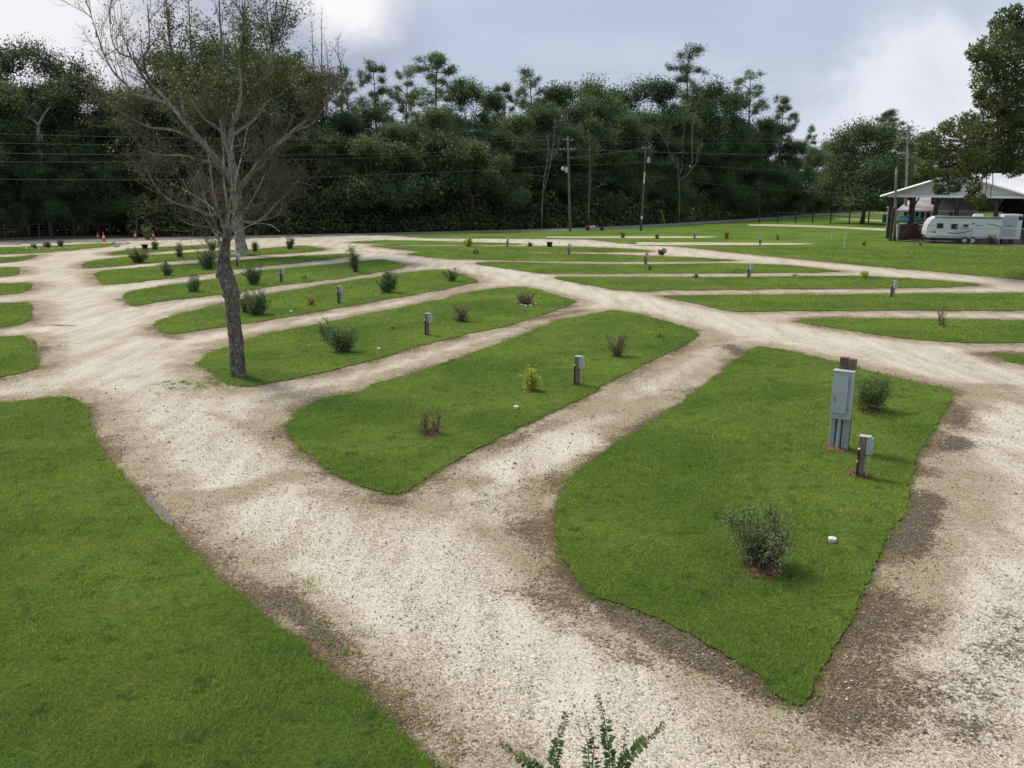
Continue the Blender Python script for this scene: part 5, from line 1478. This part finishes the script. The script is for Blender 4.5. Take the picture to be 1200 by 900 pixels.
# ------------------------------------------------------------------ fences
def wire_fence(name, label, pxs_, pyb, h, mat, postr, wires, Yshift=0, mesh=False, rail=False):
    root = thing(name, label, 'fence')
    B = [gp(x, y) for x, y in zip(pxs_, pyb)]
    for b in B:
        mb = MB(); mb.tube([b + [0, 0, -.1], b + [0, 0, h * .5], b + [0, 0, h]], postr, 8); mb.build('post', mat, root)
    mb = MB()
    for z in wires:
        mb.tube([b + [0, -.04, h * z] for b in B], .012, 4, cap=False)
    mb.build('fence_wire', M_WIRE, root)
    if rail:
        mb = MB(); mb.tube([b + [0, -.02, h - .03] for b in B], .035, 6); mb.build('top_rail', M_METAL, root)
    if mesh:
        mb = MB()
        for a_, b2_ in zip(B[:-1], B[1:]):
            L = np.linalg.norm(b2_ - a_); n = int((L + h) / .24); u = (b2_ - a_) / L
            for i in range(n):
                for sg in (1, -1):
                    s0 = i * .24 - (h if sg > 0 else 0); s1 = s0 + h
                    z0, z1 = (0, h) if sg > 0 else (h, 0)
                    c0_, c1_ = max(s0, 0), min(s1, L)
                    if c1_ <= c0_: continue
                    za = z0 + (z1 - z0) * (c0_ - s0) / h; zb = z0 + (z1 - z0) * (c1_ - s0) / h
                    mb.tube([a_ + u * c0_ + [0, 0, za], a_ + u * c1_ + [0, 0, zb]], .006, 3, cap=False)
        mb.build('mesh_panel', M_METAL, root)
    return root
wire_fence('wire_fence', 'thin dark wire fence on the grassy bank across the road at left', [-60, -25, 7, 47, 88, 130], [281.5, 281, 280.4, 279, 277.6, 276.4], 1.7, M_RUST, .045, (.3, .5, .7, .9))
F2 = wire_fence('post_and_wire_fence', 'row of brown timber fence posts strung with wire along the road at right', [890, 911, 932, 952, 973, 995, 1017.5, 1040], [261.2, 261.2, 261.6, 261.6, 262.3, 261.8, 262, 262], 1.85, M_BROWNF, .10, (.35, .6, .85))
wire_fence('chain_link_fence', 'chain-link fence with top rail in front of the travel trailer', [1052, 1072, 1103, 1137, 1170, 1204, 1240], [280.5, 281.5, 285, 286.5, 287.5, 289, 290.5], 1.75, M_METAL, .04, (.03,), mesh=True, rail=True)
# brown board fence under the shed
A, Bq = vp(1053, 278, 92), vp(1090, 278, 96)
d_ = Bq - A; L = np.linalg.norm(d_[:2]); FB = thing('board_fence', 'dark brown board fence beneath the left half of the open shed', 'fence', (A[0], A[1], 0), math.atan2(d_[1], d_[0]))
mb = MB()
for i in range(int(L / .16)): mb.bevbox((i * .16 + .08, 0, 1.0 + rng.normal(0, .015)), (.15, .025, 1.75), .004)
mb.build('boards', M_BROWNF, FB)
mb = MB(); mb.bevbox((L / 2, .04, .5), (L, .05, .09), .005); mb.build('rail', M_BROWNF, FB); mb = MB(); mb.bevbox((L / 2, .04, 1.5), (L, .05, .09), .005); mb.build('rail', M_BROWNF, FB)

# survey stakes in the field
for px, py, tp, lb in [(989.3, 291, 270.5, 'tall thin white stake in the open field'), (974.3, 280.5, 274.5, 'short white stake left of the tall stake')]:
    A = gp(px, py); h = vp(px, tp, A[1])[2]
    mb = MB(); mb.bevbox((0, 0, h / 2), (.045, .03, h), .004); mb.bevbox((0, 0, h + .01), (.03, .02, .05), .004)
    tag(mb.build('survey_stake', M_WHITE, loc=(A[0], A[1], 0)), lb, 'stake')

# ------------------------------------------------------------------ open shed (local x along the gable, y into the depth)
SL, SR = vp(1037.5, 229.5, 98), vp(1212, 231.5, 88)
SA = math.atan2(SR[1] - SL[1], SR[0] - SL[0]); SWd = float(np.hypot(SR[0] - SL[0], SR[1] - SL[1])); SHW = SWd / 2
SC = (SL + SR) / 2
SH = thing('open_shed', 'open pole shed with pale gable front and white metal roof', 'shed', (SC[0], SC[1], 0), SA)
ze = float((SL[2] + SR[2]) / 2); za = float(vp(1127, 203, SC[1])[2]); SLEN = 34.0
def lx(px):
    """local x on the gable line under a column of the photograph"""
    k_ = (px - 600) / F; a_ = CP; b_ = (HC - ze) * SP
    # point SC + s*(cos,sin): X = k_*(Y*a_+b_)
    s_ = (k_ * (SC[1] * a_ + b_) - SC[0]) / (math.cos(SA) - k_ * a_ * math.sin(SA))
    return s_
mb = MB(); mb.prism([(-SHW + .4, ze + .12), (SHW - .4, ze + .12), (0.0, za - .16)], 0, .12)
gbl = mb.build('gable', M_SIDING, SH)
mb = MB()
for i in range(1, 30):                              # siding battens
    x = -SHW + SWd * i / 30; zt_ = ze + (za - ze) * (1 - abs(x / SHW))
    if zt_ - ze > .6: mb.bevbox((x, -.012, (ze + .2 + zt_ - .3) / 2), (.05, .02, zt_ - ze - .52), 0)
mb.build('batten', M_SIDING, gbl)
mb = MB(); mb.bevbox((0, .02, ze), (SWd - .6, .3, .24), .02); mb.build('beam', M_WHITE, SH)
for sg in (-1, 1):                                  # roof slopes with ribs and a rake board
    mb = MB()
    V = np.array([(0, -.55, za), (sg * (SHW + .35), -.55, ze - .04), (sg * (SHW + .35), SLEN, ze - .04), (0, SLEN, za)])
    V = np.vstack([V, V + [0, 0, .10]])
    mb.add(V, [(0, 1, 2, 3), (4, 5, 6, 7), (0, 1, 5, 4), (1, 2, 6, 5), (2, 3, 7, 6)])
    rs = mb.build('roof_slope', M_STEEL, SH)
    mb = MB()
    for i in range(58):
        y = -.4 + i * .6
        mb.tube([(sg * .05, y, za + .105), (sg * (SHW + .3), y, ze + .075)], .022, 4)
    mb.build('roof_rib', M_STEEL, rs)
    mb = MB(); mb.tube([(sg * .02, -.58, za - .02), (sg * (SHW + .35), -.58, ze - .06)], .11, 4); mb.build('rake_board', M_WHITE, rs)
for px in (1045, 1071, 1098, 1123, 1169, 1206):
    x = lx(px)
    mb = MB(); mb.bevbox((x, .1, ze / 2 - .05), (.36, .36, ze - .1), .03); p_ = mb.build('post', M_DARKWOOD, SH)
    mb = MB()
    for s_ in (-1, 1): mb.tube([(x + s_ * .1, .1, ze - 1.0), (x + s_ * .55, .1, ze - .16)], .09, 6)
    mb.build('brace', M_DARKWOOD, p_)
for sg in (-1, 1):
    for y in (8, 16, 24, 32):
        mb = MB(); mb.bevbox((sg * (SHW - .3), y, ze / 2), (.3, .3, ze), .03); mb.build('post', M_DARKWOOD, SH)
mb = MB(); mb.bevbox((SHW * .45, SLEN - 12, ze / 2 - .05), (SHW * 1.0, .15, ze - .12), .01); mb.build('back_wall', M_DARKWOOD, SH)
# partly hidden dark lettering on the gable: an upright and a ring
zt0 = vp(1100, 228.0, 95)[2]; zt1 = vp(1100, 221.8, 95)[2]
mb = MB(); mb.bevbox((lx(1098), -.05, (zt0 + zt1) / 2), (.38, .05, zt1 - zt0), .02); mb.build('sign_letter', M_GREENBOX, gbl)
mb = MB()
cx_, cz_, w_, h_ = lx(1106.5), (zt0 + zt1) / 2, 1.05, zt1 - zt0
for (dx, dz, ww, hh) in ((-w_ / 2 + .1, 0, .2, h_), (w_ / 2 - .1, 0, .2, h_)): mb.bevbox((cx_ + dx, -.05, cz_), (ww, .05, hh - .02), .02)
for dz in (-h_ / 2 + .1, h_ / 2 - .1): mb.bevbox((cx_, -.052, cz_ + dz), (w_ - .38, .05, .16), .02)
mb.build('sign_letter', M_GREENBOX, gbl)

# low house behind the shed
xa, xb_ = vp(1060, 240, 108)[0], vp(1142, 240, 108)[0]
HS = thing('house', 'low house with grey roof and a row of white-framed windows behind the open shed', 'house', ((xa + xb_) / 2, 108, 0), -.47)
hw = (xb_ - xa) / 2; z1 = vp(1100, 247.5, 108)[2]; z2 = vp(1100, 231, 112)[2]
mb = MB(); mb.bevbox((0, 4, z1 / 2), (2 * hw - .4, 8, z1 - .02), .02); wl = mb.build('wall', solid("pale_house_wall", (.56, .57, .56), .7, var=.06, scale=.6), HS)
bm = bmesh.new()
q = [bm.verts.new(v) for v in ((-hw - .4, -.7, z1), (hw + .4, -.7, z1), (hw - 1.2, 4, z2), (-hw + 1.2, 4, z2))]; bm.faces.new(q)
q = [bm.verts.new(v) for v in ((-hw - .4, 8.7, z1), (hw + .4, 8.7, z1), (hw - 1.2, 4.02, z2), (-hw + 1.2, 4.02, z2))]; bm.faces.new(q[::-1])
r = bmesh.ops.extrude_face_region(bm, geom=bm.faces[:])
for g_ in r['geom']:
    if isinstance(g_, bmesh.types.BMVert): g_.co.z += .14
mb = MB(); mb.bm(bm); rf = mb.build('roof', M_SHINGLE, HS)
mb = MB(); mb.bevbox((0, -.74, z1 + .05), (2 * hw + .8, .06, .2), .01); mb.build('fascia', M_WHITE, rf)
for px in (1065, 1071, 1077, 1083, 1089, 1113, 1119):
    x = vp(px, 250, 108)[0] - (xa + xb_) / 2
    mb = MB(); zc = vp(px, 252.5, 108)[2]
    mb.bevbox((x, -.03, zc), (.58, .06, 1.05), .01); wn = mb.build('window', M_WHITE, HS)
    mb = MB(); mb.bevbox((x, -.07, zc), (.42, .03, .88), .005); mb.build('pane', M_GLASS, wn)

# small pale outbuilding corner, green box, tarp
A = vp(1041, 256, 110); OB = thing('outbuilding', 'narrow pale outbuilding showing left of the short grey pole', 'outbuilding', (A[0], 110, 0), -.4)
zt_ = vp(1041, 244, 110)[2]
mb = MB(); mb.bevbox((.1, 1, zt_ / 2), (.55, .6, zt_), .02); mb.build('wall', M_SIDING, OB)
mb = MB(); mb.bevbox((.1, 1, zt_ + .05), (.75, .8, .12), .02); mb.build('roof', M_WHITE, OB)
A = gp(1037, 260.5); mb = MB(); GB_ = thing('utility_cabinet', 'dark green metal cabinet on the grass left of the open shed', 'cabinet', tuple(A))
mb.bevbox((0, 0, .55), (.75, .6, 1.1), .03); mb.build('cabinet_body', M_GREENBOX, GB_); mb = MB(); mb.bevbox((0, 0, 1.13), (.82, .68, .08), .03); mb.build('lid', M_GREENBOX, GB_)
A = vp(1064, 259, 97); TB = thing('covered_boat', 'boat under a teal tarpaulin beneath the open shed', 'boat', (A[0], 97, 0))
bm = bmesh.new(); bmesh.ops.create_uvsphere(bm, u_segments=24, v_segments=12, radius=1)
zb0, zb1 = vp(1064, 262, 97)[2], vp(1064, 252.5, 97)[2]
for v in bm.verts:
    v.co = Vector((v.co.x * 1.75 * (1 + .08 * v.co.z), v.co.y * 1.0, max(v.co.z, -.35) * (zb1 - zb0) * .6))
    v.co.z += .05 * mnoise.noise(v.co * 2)
mb = MB(); mb.bm(bm, (0, 0, zb0 + .35)); mb.build('tarpaulin', M_TEAL, TB, smooth=True)
mb = MB(); mb.bevbox((0, 0, zb0 * .5), (2.6, 1.3, zb0 * .9), .08, taper=1.15); mb.build('hull', M_RVL, TB)

# ------------------------------------------------------------------ travel trailer (local x along the body, front at the left)
b_ = gp(1083, 285.0); YT = b_[1]
pm = (YT * CP + (HC - 1.5) * SP) / F                 # metres per photo pixel there
TT = thing('travel_trailer', 'white travel trailer with grey swooshes parked behind the chain-link fence', 'travel trailer', (b_[0], YT, 0), -.28)
def tx(px): return (px - 1083) * pm / 1.10
def tz(py): return vp(1120, py, YT)[2]
zf, zr_ = tz(278.5), tz(254)
out_ = [(tx(1086), zf), (tx(1171), zf), (tx(1171), zr_), (tx(1094), zr_), (tx(1088.5), tz(257)), (tx(1085), tz(263)), (tx(1083.4), tz(270)), (tx(1083.6), tz(275))]
mb = MB(); mb.prism(out_, 0, 2.4); bd = mb.build('body', M_RVW, TT)
def dec(name, pts, mat, y=-.006, par=None):
    bm = bmesh.new(); vs = [bm.verts.new((tx(a_), y, tz(c_))) for a_, c_ in pts]; f = bm.faces.new(vs)
    bmesh.ops.triangulate(bm, faces=[f]); m_ = MB(); m_.bm(bm); return m_.build(name, mat, par or bd)
dec('stripe', [(1110, 271.5), (1118, 272.5), (1128, 271), (1136, 269), (1136, 269.9), (1128, 272.8), (1118, 274), (1110, 273)], M_RVG)
dec('stripe', [(1086, 271), (1094, 269.5), (1091, 272), (1097, 274), (1090, 274.2)], M_RVL)
dec('stripe', [(1153, 261), (1162, 262.2), (1171, 265), (1171, 266.2), (1162, 263.4), (1153, 261.8)], M_RVG)
dec('stripe', [(1085.2, 263.5), (1094, 263.8), (1094, 264.4), (1085, 264.2)], M_RVL)
dec('skirt_band', [(1090, 275.2), (1140, 276.2), (1171, 277.2), (1171, 278.4), (1090, 278.2)], M_RVL)
dec('lettering', [(1141, 263.2), (1142.5, 262.6), (1143.5, 263.6), (1145, 262.6), (1146.4, 263.6), (1149.5, 263), (1149.5, 264), (1141, 264.4)], M_RVG)
for (a_, c_, e_, g_) in ((1095.4, 261.2, 1103.4, 267.4), (1112, 261.8, 1120, 268.2), (1126, 262.2, 1132.4, 266.8)):
    mb = MB(); mb.bevbox(((tx(a_) + tx(e_)) / 2, -.02, (tz(c_) + tz(g_)) / 2), (tx(e_) - tx(a_), .05, tz(c_) - tz(g_)), .015); w_ = mb.build('window', M_RVG, TT)
    mb = MB(); mb.bevbox(((tx(a_) + tx(e_)) / 2, -.05, (tz(c_) + tz(g_)) / 2), (tx(e_) - tx(a_) - .12, .02, tz(c_) - tz(g_) - .1), .005); mb.build('pane', M_GLASS, w_)
mb = MB(); mb.bevbox((tx(1137.8), -.03, tz(261.3)), (.27, .06, .15), .02); mb.build('vent', M_RVG, TT)
mb = MB(); mb.tube([(tx(1092), -.08, tz(253.6)), (tx(1130), -.08, tz(254)), (tx(1170), -.08, tz(254.4))], .085, 8); mb.build('awning_roll', M_RVG, TT, smooth=True)
mb = MB(); mb.bevbox((tx(1145), 1.1, tz(252.2)), (1.0, .7, .28), .06, taper=.85); mb.build('roof_unit', M_RVW, TT)
mb = MB(); mb.bevbox((tx(1092), -.12, tz(275)), (.72, .25, .34), .04); mb.build('gas_cover', M_RVW, TT)
mb = MB(); mb.bevbox((tx(1128), 1.2, zf - .12), (tx(1168) - tx(1090), 2.0, .16), .02); mb.build('chassis', M_BLACK, TT)
mb = MB(); mb.tube([(tx(1092), 1.2, zf - .12), (tx(1080), 1.2, zf - .15), (tx(1076), 1.2, zf - .2)], .06, 6); mb.build('drawbar', M_BLACK, TT)
for px in (1129.6, 1139.2):
    for y in (.06, 2.3):
        v = MB(); v.lathe((0, 0, 0), [(.2, -.11), (.32, -.12), (.355, -.09), (.36, 0), (.355, .09), (.32, .12), (.2, .11)], 20)
        V = v.v[0]; mb = MB(); mb.add(np.column_stack([V[:, 0] + tx(px), V[:, 2] + y, V[:, 1] + .36]), v.f[0]); w_ = mb.build('wheel', M_TYRE, TT, smooth=True)
        v = MB(); v.lathe((0, 0, 0), [(0, -.1), (.07, -.11), (.1, -.08), (.19, -.10), (.215, -.115)], 20)
        V = v.v[0]; sgn = 1 if y < 1 else -1
        mb = MB(); mb.add(np.column_stack([V[:, 0] + tx(px), V[:, 2] * sgn + y, V[:, 1] + .36]), v.f[0]); mb.build('rim', M_WHITE, w_, smooth=True)
for px in (1096, 1163):
    mb = MB(); mb.tube([(tx(px), .4, zf), (tx(px), .4, zf * .5), (tx(px), .4, 0)], .045, 6); mb.bevbox((tx(px), .4, .03), (.2, .2, .06), .01); mb.build('jack', M_BLACK, TT)
# second trailer end-on behind
T3 = thing('box_trailer', 'taller trailer showing its light grey end panel behind the tail of the white travel trailer', 'trailer', (b_[0] + (tx(1171.6) * math.cos(.28) + .25 * math.sin(.28)), YT - tx(1171.6) * math.sin(.28) + .25 * math.cos(.28), 0), -.28)
wq = tx(1193.5) - tx(1171.6)
mb = MB(); mb.bevbox((wq / 2, 1.6, (tz(250.5) + tz(279)) / 2), (wq, 3.2, tz(250.5) - tz(279)), .06); bd = mb.build('body', M_RVW, T3)
w1 = tx(1188) - tx(1172)
mb = MB(); mb.bevbox((w1 / 2, -.02, (tz(252.4) + tz(275.5)) / 2), (w1, .05, tz(252.4) - tz(275.5)), .02); pn = mb.build('end_panel', M_RVL, T3)
bm = bmesh.new(); bmesh.ops.create_circle(bm, cap_ends=True, radius=1, segments=24)
for v in bm.verts: v.co = Vector((v.co.x * .26 + w1 * .52, -.05, v.co.y * .085 + tz(263.5)))
mb = MB(); mb.bm(bm); mb.build('emblem', M_RVG, pn)
mb = MB(); mb.bevbox((tx(1190.8) - tx(1171.6), -.02, tz(254.8)), (.36, .05, .36), .02); mb.build('window', M_GLASS, T3)
for x in (.4, wq - .35):
    v = MB(); v.lathe((0, 0, 0), [(0, -.1), (.3, -.12), (.36, -.08), (.36, .08), (.3, .12), (0, .1)], 18)
    V = v.v[0]; mb = MB(); mb.add(np.column_stack([V[:, 2] + x, V[:, 0] + 1.7, V[:, 1] + .36]), v.f[0]); mb.build('wheel', M_TYRE, T3, smooth=True)
mb = MB(); mb.bevbox((wq / 2, .6, .32), (.08, .08, .64), .01); mb.bevbox((wq / 2, .6, .02), (.25, .25, .05), .01); mb.build('jack', M_BLACK, T3)

# dark box on a pole inside the oak
Yb_ = 60.5
A = vp(1153, 320, Yb_); zb = vp(1153, 40, Yb_)[2]
BX = thing('raised_box', 'dark brown wooden box raised among the top leaves of the oak', 'box', (A[0], Yb_, 0))
mb = MB(); mb.bevbox((0, 0, zb), (1.05, .7, .72), .03); bx = mb.build('box_body', M_BROWNF, BX)
mb = MB(); mb.bevbox((0, 0, zb + .39), (1.2, .85, .06), .02); mb.build('lid', M_DARKWOOD, bx)
mb = MB(); tx_ = bO[0] - 1.35 - A[0]; mb.tube([(.2, .1, zb - .34), (tx_ * .5, -1.0, zb - .6), (tx_, YO + .2 - Yb_, zb - .9)], .09, 8); mb.build('support_beam', M_POLE, BX, smooth=True)
# fallen litter twigs on the gravel
for px, py, l, a, lb in [(392, 396, .5, .3, None)]: pass
